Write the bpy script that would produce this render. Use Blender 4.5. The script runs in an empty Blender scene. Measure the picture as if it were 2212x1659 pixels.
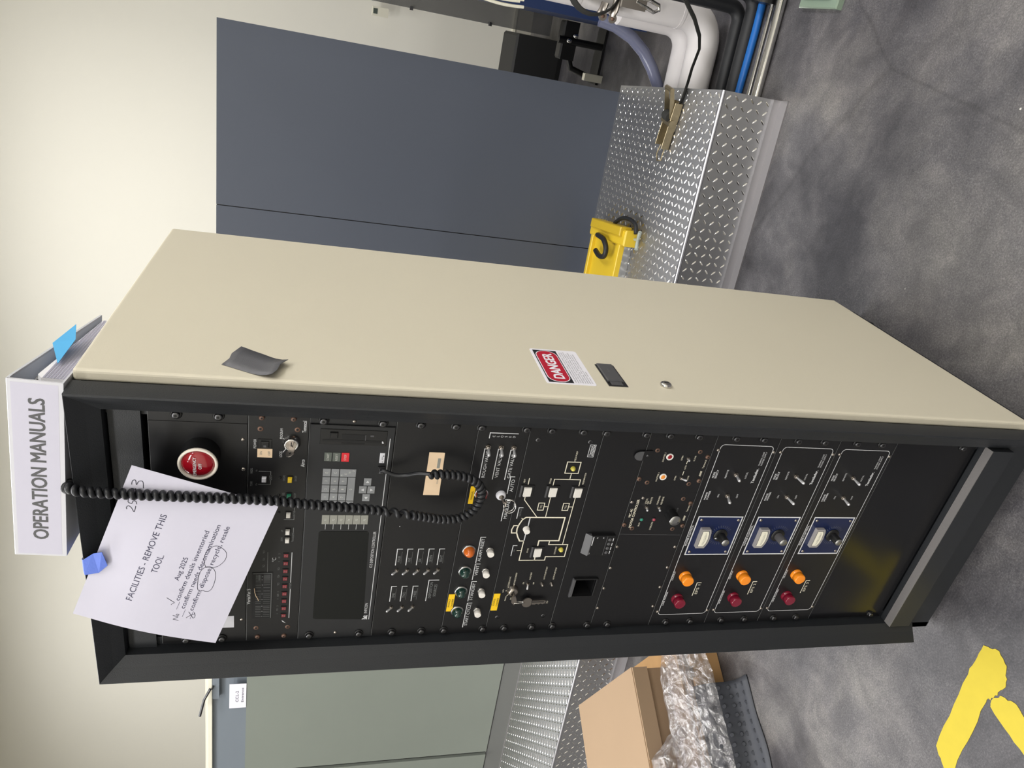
import bpy, bmesh, math, random
from mathutils import Vector, Matrix
PI = math.pi
random.seed(7)
scene = bpy.context.scene
col = scene.collection

# ---------------------------------------------------------------- camera, world, lights, exposure
def setup_view():
    cd = bpy.data.cameras.new('camera'); cam = bpy.data.objects.new('camera', cd); col.objects.link(cam)
    yaw, pitch, roll = -0.48708, -0.27266, 0.06075
    fw = Vector((math.sin(yaw)*math.cos(pitch), math.cos(yaw)*math.cos(pitch), math.sin(pitch)))
    r0 = Vector((math.cos(yaw), -math.sin(yaw), 0)); u0 = r0.cross(fw)
    r = math.cos(roll)*r0 + math.sin(roll)*u0
    u = -math.sin(roll)*r0 + math.cos(roll)*u0
    X, Y, Z = -u, r, -fw            # the phone was held on its side: picture right is down in the room
    M = Matrix(((X.x, Y.x, Z.x, .81726), (X.y, Y.y, Z.y, -.94751), (X.z, Y.z, Z.z, 1.48293), (0, 0, 0, 1)))
    cam.matrix_world = M
    cd.sensor_fit = 'HORIZONTAL'; cd.sensor_width = 36; cd.lens = 1501.36/2212*36
    cd.clip_start = .02; cd.clip_end = 100
    scene.camera = cam
    w = bpy.data.worlds.new('world'); scene.world = w; w.use_nodes = True
    bg = w.node_tree.nodes['Background']; bg.inputs[0].default_value = (.8, .88, 1, 1); bg.inputs[1].default_value = .25
    vs = scene.view_settings
    vs.view_transform = 'Standard'; vs.look = 'None'; vs.gamma = 1; vs.use_curve_mapping = False; vs.exposure = 0.0

def area(name, loc, size, power, color, target=None):
    ld = bpy.data.lights.new(name, 'AREA'); ld.shape = 'RECTANGLE'; ld.size, ld.size_y = size
    ld.energy = power; ld.color = color
    o = bpy.data.objects.new(name, ld); col.objects.link(o); o.location = loc
    if target is not None:
        o.rotation_euler = (Vector(target)-Vector(loc)).to_track_quat('-Z', 'Y').to_euler()
    return o
setup_view()
WARM = (1, .97, .90); COOL = (.93, .96, 1)
NEUT = (1, .99, .985)
area('ceiling_lamp', (-2.4, -3.0, 4.1), (2.4, .6), 125, NEUT)
area('ceiling_lamp', (.4, -3.6, 4.1), (2.4, .6), 105, NEUT)
area('ceiling_lamp', (-3.6, -.6, 4.1), (2.4, .6), 100, NEUT)
area('ceiling_lamp', (3.2, -1.8, 4.1), (.6, 2.4), 120, NEUT)
area('ceiling_lamp', (3.0, 1.6, 4.1), (.6, 2.4), 70, NEUT)
area('ceiling_lamp', (-.9, .25, 4.1), (2.4, .6), 95, NEUT)
area('ceiling_lamp', (-.8, 3.2, 4.4), (2.4, .6), 62, NEUT)
area('ceiling_lamp', (-4.6, 2.6, 4.4), (2.4, .6), 74, NEUT)

# ---------------------------------------------------------------- materials
def lin(c):
    return tuple((x/255/12.92 if x/255 <= .04045 else ((x/255+.055)/1.055)**2.4) for x in c)
MATS = {}
def mat(name, rgb, rough=.5, metal=0., bump=0., bscale=300., var=0., vscale=8., spec=.5, trans=0., emit=0., coat=0., ior=1.45, alpha=1.):
    m = bpy.data.materials.new(name); m.use_nodes = True; nt = m.node_tree; b = nt.nodes['Principled BSDF']
    c = lin(rgb); b.inputs['Base Color'].default_value = (*c, 1)
    b.inputs['Roughness'].default_value = rough; b.inputs['Metallic'].default_value = metal
    b.inputs['Specular IOR Level'].default_value = spec; b.inputs['IOR'].default_value = ior
    b.inputs['Transmission Weight'].default_value = trans; b.inputs['Coat Weight'].default_value = coat
    b.inputs['Alpha'].default_value = alpha
    if emit: b.inputs['Emission Color'].default_value = (*c, 1); b.inputs['Emission Strength'].default_value = emit
    tc = None
    if var or bump: tc = nt.nodes.new('ShaderNodeTexCoord')
    if var:
        n = nt.nodes.new('ShaderNodeTexNoise'); n.inputs['Scale'].default_value = vscale; n.inputs['Detail'].default_value = 4
        nt.links.new(tc.outputs['Object'], n.inputs['Vector'])
        mx = nt.nodes.new('ShaderNodeMix'); mx.data_type = 'RGBA'
        mx.inputs[6].default_value = (*[x*(1-var) for x in c], 1); mx.inputs[7].default_value = (*[min(1, x*(1+var)) for x in c], 1)
        nt.links.new(n.outputs['Fac'], mx.inputs[0]); nt.links.new(mx.outputs[2], b.inputs['Base Color'])
    if bump:
        n2 = nt.nodes.new('ShaderNodeTexNoise'); n2.inputs['Scale'].default_value = bscale; n2.inputs['Detail'].default_value = 2
        nt.links.new(tc.outputs['Object'], n2.inputs['Vector'])
        bp = nt.nodes.new('ShaderNodeBump'); bp.inputs['Strength'].default_value = bump; bp.inputs['Distance'].default_value = .001
        nt.links.new(n2.outputs['Fac'], bp.inputs['Height']); nt.links.new(bp.outputs[0], b.inputs['Normal'])
    MATS[name] = m
    return m

beige = mat('beige_paint', (208, 201, 182), .45, bump=.12, bscale=500, var=.02, vscale=3)
trimblk = mat('textured_charcoal_paint', (35, 37, 40), .48, bump=.28, bscale=600)
ledge = mat('lit_rail_top', (112, 109, 108), .6, bump=.3, bscale=300)  # charcoal rail's top face, with the light falling on it painted in as paler grey
panelblk = mat('black_panel_paint', (18, 18, 20), .4, bump=.05, bscale=600)
icblk = mat('charcoal_panel_paint', (30, 31, 33), .5, bump=.08, bscale=700)
glossblk = mat('glossy_black_paint', (18, 18, 20), .2, spec=.35)
darkhole = mat('dark_plastic_and_holes', (8, 8, 9), .6)  # black plastic parts, and shade painted into sockets, slots and gaps
blkplastic = mat('black_plastic', (20, 20, 21), .38)
greyplastic = mat('grey_plastic', (78, 78, 80), .4)
knobgrey = mat('grey_knob_plastic', (72, 70, 72), .5)
silk = mat('white_silkscreen', (205, 206, 208), .6)
silkc = mat('cream_silkscreen', (222, 216, 196), .6)
silkd = mat('grey_silkscreen', (120, 122, 122), .6)
chrome = mat('chrome', (205, 203, 200), .16, metal=1)
nickel = mat('worn_nickel', (165, 158, 150), .3, metal=1)
brass = mat('aged_brass_screw', (112, 88, 76), .5, metal=.6)
steelscr = mat('dark_steel_screw', (92, 92, 94), .32, metal=1)
alu = mat('brushed_aluminium', (175, 175, 173), .3, metal=1)
satin = mat('satin_toggle_metal', (206, 206, 208), .35, metal=.55)
whitecap = mat('white_button_plastic', (226, 222, 215), .35)
ivory = mat('ivory_label', (232, 205, 172), .6)
whiteplas = mat('white_plastic', (206, 206, 212), .35, var=.03)
redlens = mat('red_lens', (140, 12, 26), .12, coat=.6)
reddark = mat('maroon_lens', (116, 14, 40), .2, coat=.4)
redled = mat('red_digit_window', (130, 38, 46), .4)
orangelens = mat('amber_lens', (240, 140, 28), .25, coat=.4)
orangedome = mat('orange_ribbed_lens', (200, 98, 24), .22, coat=.5, bump=.6, bscale=260)
greendome = mat('dark_green_lens', (12, 46, 40), .1, coat=.8)
yellowled = mat('yellow_led', (196, 184, 76), .25, coat=.4)
greenled = mat('green_led', (44, 130, 108), .3)
yellowbtn = mat('yellow_button', (232, 196, 40), .4)
greenbtn = mat('green_button', (28, 112, 84), .4)
yellowlab = mat('yellow_label', (240, 196, 30), .5)
blueface = mat('navy_blue_enamel', (15, 28, 66), .35)
clear = mat('clear_meter_cover', (150, 146, 144), .08, coat=1, spec=.8)
paperm = mat('white_paper', (200, 198, 212), .8)
ink = mat('grey_print_ink', (62, 60, 84), .7)
pen = mat('dark_pen_ink', (48, 48, 62), .6)
bluetape = mat('blue_masking_tape', (70, 100, 190), .6, bump=.3, bscale=200)
ducttape = mat('grey_duct_tape', (92, 92, 96), .45, bump=.3, bscale=600)
keygrey = mat('grey_key_plastic', (132, 134, 136), .5)
keytan = mat('tan_grey_key_plastic', (142, 142, 134), .5)
keydark = mat('olive_grey_key_plastic', (92, 98, 92), .5)
keyred = mat('red_key_plastic', (214, 42, 52), .45)
legend = mat('pale_key_legend', (196, 196, 190), .6)
screenm = mat('dark_screen', (9, 12, 13), .3, spec=.35)
rubber = mat('black_rubber_cord', (28, 29, 32), .4)
slate = mat('slate_grey_partition', (68, 73, 84), .55, var=.03, vscale=2)
bluegrey = mat('blue_grey_door_paint', (116, 124, 132), .55, var=.03, vscale=3)
greengrey = mat('sage_grey_door_paint', (124, 130, 122), .4, var=.05, vscale=2)
wallw = mat('cream_white_wall_paint', (236, 233, 222), .85, var=.015, vscale=1.5)
trimw = mat('white_trim_paint', (226, 222, 204), .6)
plate = mat('aluminium_tread_plate', (182, 182, 184), .48, metal=1, bump=.25, bscale=90)
platebump = mat('polished_tread_lug', (205, 203, 198), .18, metal=1)
noser = mat('bright_nosing_metal', (225, 225, 230), .42, metal=1)
steelbar = mat('zinc_plated_steel', (178, 176, 178), .5, metal=1, bump=.2, bscale=80)
yellowmet = mat('yellow_painted_steel', (210, 178, 44), .4, var=.03)
yellowdark = mat('yellow_cap_paint', (190, 160, 36), .45)
whitepvc = mat('white_pipe_jacket', (216, 212, 212), .45, var=.02)
blackpipe = mat('black_pipe_rubber', (30, 31, 34), .5)
bluehose = mat('blue_hose', (28, 96, 170), .3)
hosem = mat('translucent_hose', (120, 124, 150), .2, coat=.5, alpha=.75)
navy = mat('navy_machine_paint', (18, 38, 78), .5)
cardm = mat('kraft_cardboard', (156, 132, 106), .8, var=.03, vscale=6)
cardtape = mat('brown_packing_tape', (176, 142, 106), .35)
wood = mat('pallet_wood', (186, 146, 98), .8, var=.15, vscale=12)
darkrub = mat('studded_rubber_mat', (66, 68, 74), .6)
goldzinc = mat('yellow_zinc_steel', (150, 138, 112), .35, metal=.85, var=.25, vscale=60)
strapm = mat('black_webbing', (42, 42, 40), .85)
floorpaint = mat('yellow_floor_paint', (186, 167, 40), .55, var=.08, vscale=30)
dangerred = mat('sign_red', (176, 22, 48), .5)
signwhite = mat('sign_white_vinyl', (232, 230, 238), .45)
signblack = mat('sign_black', (28, 28, 34), .5)
stickyblue = mat('blue_sticky_paper', (82, 170, 222), .7)
bindergrey = mat('grey_binder_lining', (196, 202, 214), .7)
pages = mat('page_edges', (236, 235, 238), .85, bump=.5, bscale=400)
ceilm = mat('ceiling_paint', (215, 215, 210), .9)
nutgrey = mat('pale_wing_nut', (178, 186, 178), .4, metal=.5)
darkbox = mat('charcoal_box', (34, 34, 34), .6)

def tinted(name, rgb, a, rough=.1):
    m = bpy.data.materials.new(name); m.use_nodes = True; nt = m.node_tree
    for n in list(nt.nodes): nt.nodes.remove(n)
    out = nt.nodes.new('ShaderNodeOutputMaterial'); mx = nt.nodes.new('ShaderNodeMixShader')
    tr = nt.nodes.new('ShaderNodeBsdfTransparent'); pr = nt.nodes.new('ShaderNodeBsdfPrincipled')
    tr.inputs[0].default_value = (*lin((200, 200, 200)), 1)
    pr.inputs['Base Color'].default_value = (*lin(rgb), 1); pr.inputs['Roughness'].default_value = rough
    mx.inputs[0].default_value = a
    nt.links.new(tr.outputs[0], mx.inputs[1]); nt.links.new(pr.outputs[0], mx.inputs[2]); nt.links.new(mx.outputs[0], out.inputs[0])
    return m
smokepane = tinted('smoke_tinted_sheet', (120, 120, 120), .35)
def filmmat():
    m = bpy.data.materials.new('clear_stretch_film'); m.use_nodes = True; nt = m.node_tree
    for n in list(nt.nodes): nt.nodes.remove(n)
    out = nt.nodes.new('ShaderNodeOutputMaterial'); mx = nt.nodes.new('ShaderNodeMixShader')
    tr = nt.nodes.new('ShaderNodeBsdfTransparent'); tr.inputs[0].default_value = (.93, .92, .93, 1)
    pr = nt.nodes.new('ShaderNodeBsdfPrincipled'); pr.inputs['Base Color'].default_value = (.75, .73, .74, 1)
    pr.inputs['Roughness'].default_value = .1; pr.inputs['Specular IOR Level'].default_value = 1
    gl = nt.nodes.new('ShaderNodeBsdfGlossy'); gl.inputs[1].default_value = .08; gl.inputs[0].default_value = (.95, .95, .95, 1)
    mg = nt.nodes.new('ShaderNodeMixShader'); mg.inputs[0].default_value = .35
    nt.links.new(pr.outputs[0], mg.inputs[1]); nt.links.new(gl.outputs[0], mg.inputs[2])
    tc = nt.nodes.new('ShaderNodeTexCoord')
    v = nt.nodes.new('ShaderNodeTexVoronoi'); v.inputs['Scale'].default_value = 26; v.feature = 'DISTANCE_TO_EDGE'
    ns = nt.nodes.new('ShaderNodeTexNoise'); ns.inputs['Scale'].default_value = 30; ns.inputs['Detail'].default_value = 6
    nt.links.new(tc.outputs['Object'], v.inputs['Vector']); nt.links.new(tc.outputs['Object'], ns.inputs['Vector'])
    ad = nt.nodes.new('ShaderNodeMath'); ad.operation = 'ADD'
    nt.links.new(v.outputs[0], ad.inputs[0]); nt.links.new(ns.outputs['Fac'], ad.inputs[1])
    bp = nt.nodes.new('ShaderNodeBump'); bp.inputs['Strength'].default_value = 1; bp.inputs['Distance'].default_value = .02
    nt.links.new(ad.outputs[0], bp.inputs['Height'])
    for b in (pr, gl): nt.links.new(bp.outputs[0], b.inputs['Normal'])
    mr = nt.nodes.new('ShaderNodeMapRange'); mr.inputs[1].default_value = .35; mr.inputs[2].default_value = .7; mr.inputs[3].default_value = .12; mr.inputs[4].default_value = .5
    nt.links.new(ns.outputs['Fac'], mr.inputs[0]); nt.links.new(mr.outputs[0], mx.inputs[0])
    nt.links.new(tr.outputs[0], mx.inputs[1]); nt.links.new(mg.outputs[0], mx.inputs[2]); nt.links.new(mx.outputs[0], out.inputs[0])
    return m
film = filmmat()

def concrete():
    m = bpy.data.materials.new('worn_sealed_concrete'); m.use_nodes = True; nt = m.node_tree; b = nt.nodes['Principled BSDF']
    tc = nt.nodes.new('ShaderNodeTexCoord')
    def noise(s, d, r=.55, dist=0):
        n = nt.nodes.new('ShaderNodeTexNoise'); n.inputs['Scale'].default_value = s; n.inputs['Detail'].default_value = d
        n.inputs['Roughness'].default_value = r; n.inputs['Distortion'].default_value = dist
        nt.links.new(tc.outputs['Object'], n.inputs['Vector']); return n
    def ramp(src, stops):
        r = nt.nodes.new('ShaderNodeValToRGB'); e = r.color_ramp.elements
        e[0].position, e[0].color = stops[0][0], (*lin(stops[0][1]), 1); e[1].position, e[1].color = stops[-1][0], (*lin(stops[-1][1]), 1)
        for p, c in stops[1:-1]:
            k = e.new(p); k.color = (*lin(c), 1)
        nt.links.new(src, r.inputs[0]); return r
    def mix(t, a, bb, f):
        x = nt.nodes.new('ShaderNodeMix'); x.data_type = 'RGBA'; x.blend_type = t
        if isinstance(f, float): x.inputs[0].default_value = f
        else: nt.links.new(f, x.inputs[0])
        nt.links.new(a, x.inputs[6]); nt.links.new(bb, x.inputs[7]); return x.outputs[2]
    big = ramp(noise(1.7, 6, .6, .4).outputs['Fac'], [(.36, (84, 83, 89)), (.48, (118, 116, 120)), (.56, (138, 135, 136)), (.64, (160, 157, 154))])
    mid = ramp(noise(9, 7, .7, .6).outputs['Fac'], [(.35, (120, 120, 124)), (.5, (190, 190, 190)), (.66, (250, 248, 244))])
    fine = ramp(noise(230, 4, .8).outputs['Fac'], [(.38, (150, 150, 152)), (.55, (205, 204, 203)), (.66, (255, 255, 255))])
    c = mix('MULTIPLY', big.outputs[0], mid.outputs[0], .55)
    c = mix('MULTIPLY', c, fine.outputs[0], .85)
    wig = noise(48, 2, .5, 2.5); wr = ramp(wig.outputs['Fac'], [(.47, (0, 0, 0)), (.5, (255, 255, 255)), (.53, (0, 0, 0))])
    wm = ramp(noise(3.2, 3).outputs['Fac'], [(.42, (0, 0, 0)), (.6, (110, 110, 110))])
    wf = mix('MULTIPLY', wr.outputs[0], wm.outputs[0], 1.)
    lt_ = nt.nodes.new('ShaderNodeRGB'); lt_.outputs[0].default_value = (*lin((168, 166, 164)), 1)
    c = mix('MIX', c, lt_.outputs[0], wf)
    vr = nt.nodes.new('ShaderNodeTexVoronoi'); vr.inputs['Scale'].default_value = 16; nt.links.new(tc.outputs['Object'], vr.inputs['Vector'])
    sp = ramp(vr.outputs['Distance'], [(.0, (255, 255, 255)), (.035, (255, 255, 255)), (.05, (0, 0, 0))])
    thr = ramp(noise(5, 1).outputs['Fac'], [(.60, (0, 0, 0)), (.66, (255, 255, 255))])
    f = mix('MULTIPLY', sp.outputs[0], thr.outputs[0], 1.)
    wh = nt.nodes.new('ShaderNodeRGB'); wh.outputs[0].default_value = (*lin((205, 203, 196)), 1)
    c = mix('MIX', c, wh.outputs[0], f)
    # long cracks
    vc = nt.nodes.new('ShaderNodeTexVoronoi'); vc.feature = 'DISTANCE_TO_EDGE'; vc.inputs['Scale'].default_value = .55
    wn = noise(1.2, 3); mp = nt.nodes.new('ShaderNodeMix'); mp.data_type = 'VECTOR'; mp.inputs[0].default_value = .12
    nt.links.new(tc.outputs['Object'], mp.inputs[4]); nt.links.new(wn.outputs['Color'], mp.inputs[5]); nt.links.new(mp.outputs[1], vc.inputs['Vector'])
    cr = ramp(vc.outputs['Distance'], [(.0, (150, 150, 150)), (.0025, (255, 255, 255))])
    c = mix('MULTIPLY', c, cr.outputs[0], .35)
    st_ = ramp(noise(.9, 5, .65, 1.2).outputs['Fac'], [(.40, (150, 146, 150)), (.47, (225, 224, 226)), (.6, (255, 255, 255))])
    c = mix('MULTIPLY', c, st_.outputs[0], .75)
    nt.links.new(c, b.inputs['Base Color'])
    rr = nt.nodes.new('ShaderNodeMapRange'); nt.links.new(noise(6, 5).outputs['Fac'], rr.inputs[0]); rr.inputs[3].default_value = .32; rr.inputs[4].default_value = .6
    nt.links.new(rr.outputs[0], b.inputs['Roughness'])
    bp = nt.nodes.new('ShaderNodeBump'); bp.inputs['Strength'].default_value = .25; bp.inputs['Distance'].default_value = .003
    nt.links.new(noise(60, 5).outputs['Fac'], bp.inputs['Height']); nt.links.new(bp.outputs[0], b.inputs['Normal'])
    return m
concretem = concrete()

# ---------------------------------------------------------------- mesh builder
_tc = {}
def glyphs(s, off=0.):
    key = (s, round(off, 3))
    if key in _tc: return _tc[key]
    cu = bpy.data.curves.new('t', 'FONT'); cu.body = s; cu.size = 1; cu.resolution_u = 3; cu.offset = off
    o = bpy.data.objects.new('t', cu); col.objects.link(o)
    dg = bpy.context.evaluated_depsgraph_get(); me = bpy.data.meshes.new_from_object(o.evaluated_get(dg))
    vs = [(v.co.x, v.co.y) for v in me.vertices]; fs = [tuple(p.vertices) for p in me.polygons]
    bpy.data.objects.remove(o); bpy.data.curves.remove(cu); bpy.data.meshes.remove(me)
    _tc[key] = (vs, fs); return _tc[key]

def face_mm(u, v, w):       # rack front: u across, v up, w out of the panel, millimetres
    return Vector((u/1000, -w/1000, v/1000))
def side_mm(u, v, w):       # right side of the rack
    return Vector((.2973+w/1000, u/1000, v/1000))
def ident(x, y, z): return Vector((x, y, z))

class MB:
    def __init__(s, f=face_mm):
        s.f = f; s.v = []; s.fa = []; s.fm = []; s.sm = []; s.mats = []
    def mi(s, m):
        if m not in s.mats: s.mats.append(m)
        return s.mats.index(m)
    def add(s, vs, fs, m, smooth=False, raw=False):
        b = len(s.v); s.v += [Vector(p) if raw else s.f(*p) for p in vs]; k = s.mi(m)
        for f in fs: s.fa.append(tuple(b+i for i in f)); s.fm.append(k); s.sm.append(smooth)
        return s
    def box(s, u0, u1, v0, v1, w0, w1, m, c=0):
        if c == 0:
            vs = [(u, v, w) for w in (w0, w1) for v in (v0, v1) for u in (u0, u1)]
            return s.add(vs, [(0, 2, 3, 1), (4, 5, 7, 6), (0, 1, 5, 4), (2, 6, 7, 3), (0, 4, 6, 2), (1, 3, 7, 5)], m)
        vs = [(u, v, w0) for u, v in ((u0, v0), (u1, v0), (u1, v1), (u0, v1))]
        vs += [(u, v, w1-c) for u, v in ((u0, v0), (u1, v0), (u1, v1), (u0, v1))]
        vs += [(u, v, w1) for u, v in ((u0+c, v0+c), (u1-c, v0+c), (u1-c, v1-c), (u0+c, v1-c))]
        fs = [(3, 2, 1, 0), (8, 9, 10, 11)]
        for k in (0, 4):
            for i in range(4): j = (i+1) % 4; fs.append((k+i, k+j, k+j+4, k+i+4))
        return s.add(vs, fs, m)
    def cbox(s, u, v, w0, w1, a, b, m, c=0): return s.box(u-a/2, u+a/2, v-b/2, v+b/2, w0, w1, m, c)
    def lathe(s, u, v, prof, m, n=24, smooth=True):      # prof [(r, w)]
        vs = []; fs = []
        for r, w in prof:
            for i in range(n): a = 2*PI*i/n; vs.append((u+r*math.cos(a), v+r*math.sin(a), w))
        for k in range(len(prof)-1):
            for i in range(n): j = (i+1) % n; fs.append((k*n+i, k*n+j, k*n+n+j, k*n+n+i))
        s.add(vs, fs, m, smooth)
        for k, rev in ((0, True), (len(prof)-1, False)):
            if prof[k][0] > 1e-6:
                f = list(range(n)); s.add([vs[k*n+i] for i in f], [tuple(reversed(f)) if rev else tuple(f)], m)
        return s
    def cyl(s, u, v, w0, w1, r, m, r1=None, n=24): return s.lathe(u, v, [(r, w0), (r if r1 is None else r1, w1)], m, n)
    def dome(s, u, v, w0, r, h, m, n=24, k=6):
        return s.lathe(u, v, [(r*math.cos(PI/2*i/k)+1e-5, w0+h*math.sin(PI/2*i/k)) for i in range(k+1)], m, n)
    def prism(s, pts, w0, w1, m):
        n = len(pts); vs = [(p[0], p[1], w0) for p in pts]+[(p[0], p[1], w1) for p in pts]
        fs = [tuple(range(n, 2*n)), tuple(reversed(range(n)))]+[(i, (i+1) % n, n+(i+1) % n, n+i) for i in range(n)]
        return s.add(vs, fs, m)
    def stroke(s, pts, wd, m, w=.35, closed=False):
        P = list(pts)+([pts[0]] if closed else []); h = wd/2; n = len(P)
        L = []; R = []
        for i, p in enumerate(P):
            if closed and i in (0, n-1): a, b = P[-2], P[1]
            else: a, b = P[max(i-1, 0)], P[min(i+1, n-1)]
            def un(q, r):
                d = (r[0]-q[0], r[1]-q[1]); l = math.hypot(*d) or 1; return (d[0]/l, d[1]/l)
            d1 = un(a, p) if a != p else un(p, b); d2 = un(p, b) if b != p else d1
            t = (d1[0]+d2[0], d1[1]+d2[1]); l = math.hypot(*t) or 1; t = (t[0]/l, t[1]/l)
            nx, ny = -t[1], t[0]; k = h/max(.45, abs(nx*-d1[1]+ny*d1[0]))
            L.append((p[0]+nx*k, p[1]+ny*k, w)); R.append((p[0]-nx*k, p[1]-ny*k, w))
        return s.add(L+R, [(i, i+1, n+i+1, n+i) for i in range(n-1)], m)
    def text(s, t, u, v, h, m, wd=None, al='C', w=.35, bold=0, rot=0):
        vs, fs = glyphs(t)
        if not vs: return s
        x0 = min(p[0] for p in vs); x1 = max(p[0] for p in vs)
        ky = h/.73; kx = ky*.82 if wd is None else wd/(x1-x0)
        off = {'C': (x0+x1)/2, 'L': x0, 'R': x1}[al]; ca, sa = math.cos(rot), math.sin(rot)
        for k, (dx, dy) in enumerate(((0, 0),) if not bold else ((-bold, -bold*.6), (bold, -bold*.6), (bold, bold*.6), (-bold, bold*.6), (0, 0))):
            q = [((p[0]-off)*kx+dx, p[1]*ky+dy) for p in vs]
            s.add([(u+a*ca-b*sa, v+a*sa+b*ca, w+.03*k) for a, b in q], fs, m)
        return s
    def seg(s, p0, p1, r0, r1, m, n=12, tip=False):       # round bar in local coords between two points
        a, b = Vector(p0), Vector(p1); d = (b-a).normalized(); x = d.orthogonal().normalized(); y = d.cross(x)
        rings = [(a, r0), (b, r1)]
        if tip: rings += [(b+d*r1*.6, r1*.8), (b+d*r1*.95, r1*.35)]
        vs = [tuple(c+x*(r*math.cos(2*PI*i/n))+y*(r*math.sin(2*PI*i/n))) for c, r in rings for i in range(n)]
        fs = [(k*n+i, k*n+(i+1) % n, k*n+n+(i+1) % n, k*n+n+i) for k in range(len(rings)-1) for i in range(n)]
        s.add(vs, fs, m, True); L = len(rings)
        s.add(vs[:n], [tuple(reversed(range(n)))], m); s.add(vs[(L-1)*n:], [tuple(range(n))], m)
        return s
    def tube(s, pts, r, m, n=10, closed=False, flat=1.):
        P = [Vector(p) for p in pts]; N = len(P); vs = []; x = None
        for i, p in enumerate(P):
            a = P[(i-1) % N] if closed else P[max(i-1, 0)]; b = P[(i+1) % N] if closed else P[min(i+1, N-1)]
            d = (b-a).normalized()
            x = d.orthogonal().normalized() if x is None else (x-d*x.dot(d)).normalized()
            y = d.cross(x); rr = r[i] if isinstance(r, (list, tuple)) else r
            vs += [tuple(p+x*(rr*flat*math.cos(2*PI*k/n))+y*(rr*math.sin(2*PI*k/n))) for k in range(n)]
        fs = []
        for i in range(N if closed else N-1):
            j = (i+1) % N
            fs += [(i*n+k, i*n+(k+1) % n, j*n+(k+1) % n, j*n+k) for k in range(n)]
        s.add(vs, fs, m, True)
        if not closed: s.add(vs[:n], [tuple(reversed(range(n)))], m); s.add(vs[-n:], [tuple(range(n))], m)
        return s
    def build(s, name, parent=None, fix=True):
        xs = [p.x for p in s.v]; ys = [p.y for p in s.v]; zs = [p.z for p in s.v]
        o = Vector(((min(xs)+max(xs))/2, (min(ys)+max(ys))/2, min(zs) if parent is None else (min(zs)+max(zs))/2))
        me = bpy.data.meshes.new(name); me.from_pydata([tuple(p-o) for p in s.v], [], s.fa)
        for m in s.mats: me.materials.append(m)
        me.polygons.foreach_set('material_index', s.fm); me.polygons.foreach_set('use_smooth', s.sm)
        if fix:
            bm = bmesh.new(); bm.from_mesh(me); bmesh.ops.recalc_face_normals(bm, faces=bm.faces); bm.to_mesh(me); bm.free()
        me.update()
        ob = bpy.data.objects.new(name, me); col.objects.link(ob)
        if parent is not None: ob.parent = parent; ob.location = o-wloc(parent)
        else: ob.location = o
        return ob
def wloc(o):
    p = o.location.copy()
    while o.parent is not None: o = o.parent; p += o.location
    return p
def tag(o, label=None, cat=None, group=None, kind=None):
    if label: o['label'] = label
    if cat: o['category'] = cat
    if group: o['group'] = group
    if kind: o['kind'] = kind
    return o
def thing(name, loc, label, cat, group=None):
    o = bpy.data.objects.new(name, None); col.objects.link(o); o.location = loc; o.empty_display_size = .05
    return tag(o, label, cat, group)
def struct(o, label=None, cat=None): return tag(o, label, cat, kind='structure')
def dup(o, delta, parent=None):       # copy an object and its children, moved by a world delta
    c = o.copy(); col.objects.link(c)
    if parent is not None: c.parent = parent; c.location = wloc(o)+Vector(delta)-wloc(parent)
    else: c.location = o.location+Vector(delta)
    for ch in list(o.children):
        if ch is c: continue
        k = dup(ch, (0, 0, 0)); k.parent = c; k.location = ch.location
    return c
def repeat(o, spots, parent):         # spots: [(du, dv)] in mm relative to o
    return [dup(o, (u/1000, 0, v/1000), parent) for u, v in spots]

def spline(P, n=14):
    P = [Vector(p) for p in P]; out = []
    for i in range(len(P)-1):
        a, b_, c, d = P[max(i-1, 0)], P[i], P[i+1], P[min(i+2, len(P)-1)]
        for k in range(n):
            t = k/n; out.append(.5*((2*b_)+(c-a)*t+(2*a-5*b_+4*c-d)*t*t+(3*b_-a-3*c+d)*t**3))
    out.append(P[-1]); return out

# ================================================================ ROOM
D = Vector((-.9957, -.0925, 0)).normalized()      # along the back partition, towards the left
N_ = Vector((-.0925*-1, .9957, 0)); N_ = Vector((D.y*-1, D.x, 0)); N_ = -N_ if N_.y < 0 else N_
OP = Vector((.756, 1.372, 0))                      # front right corner of the tread-plate walkway
def loc_w(u, n, z): return OP + D*u + N_*n + Vector((0, 0, z))
def PW(): return MB(loc_w)

b = MB(ident); b.box(-9, 4, -5, 7.2, -.1, 0, concretem); struct(b.build('floor'))
b = MB(ident); b.box(-9, 4, -5, 7.2, 6, 6.1, ceilm); struct(b.build('ceiling'))
b = PW(); b.box(-4, 9.8, 3.75, 3.87, 0, 6, wallw); struct(b.build('wall_back'))
b = PW(); b.box(-4, 9.8, 3.735, 3.75, .0, .13, mat('baseboard_vinyl', (176, 172, 160), .5), 0); b.box(-4, 9.8, 3.728, 3.75, .13, .15, trimw); struct(b.build('baseboard_back'))
b = MB(ident); b.box(-9.1, -9, -5, 7.2, 0, 6, wallw); struct(b.build('wall_left'))
b = MB(ident); b.box(4, 4.1, -5, 7.2, 0, 6, wallw); struct(b.build('wall_right'))
b = MB(ident); b.box(-9, 4, -5.1, -5, 0, 6, wallw); struct(b.build('wall_front'))

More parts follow.
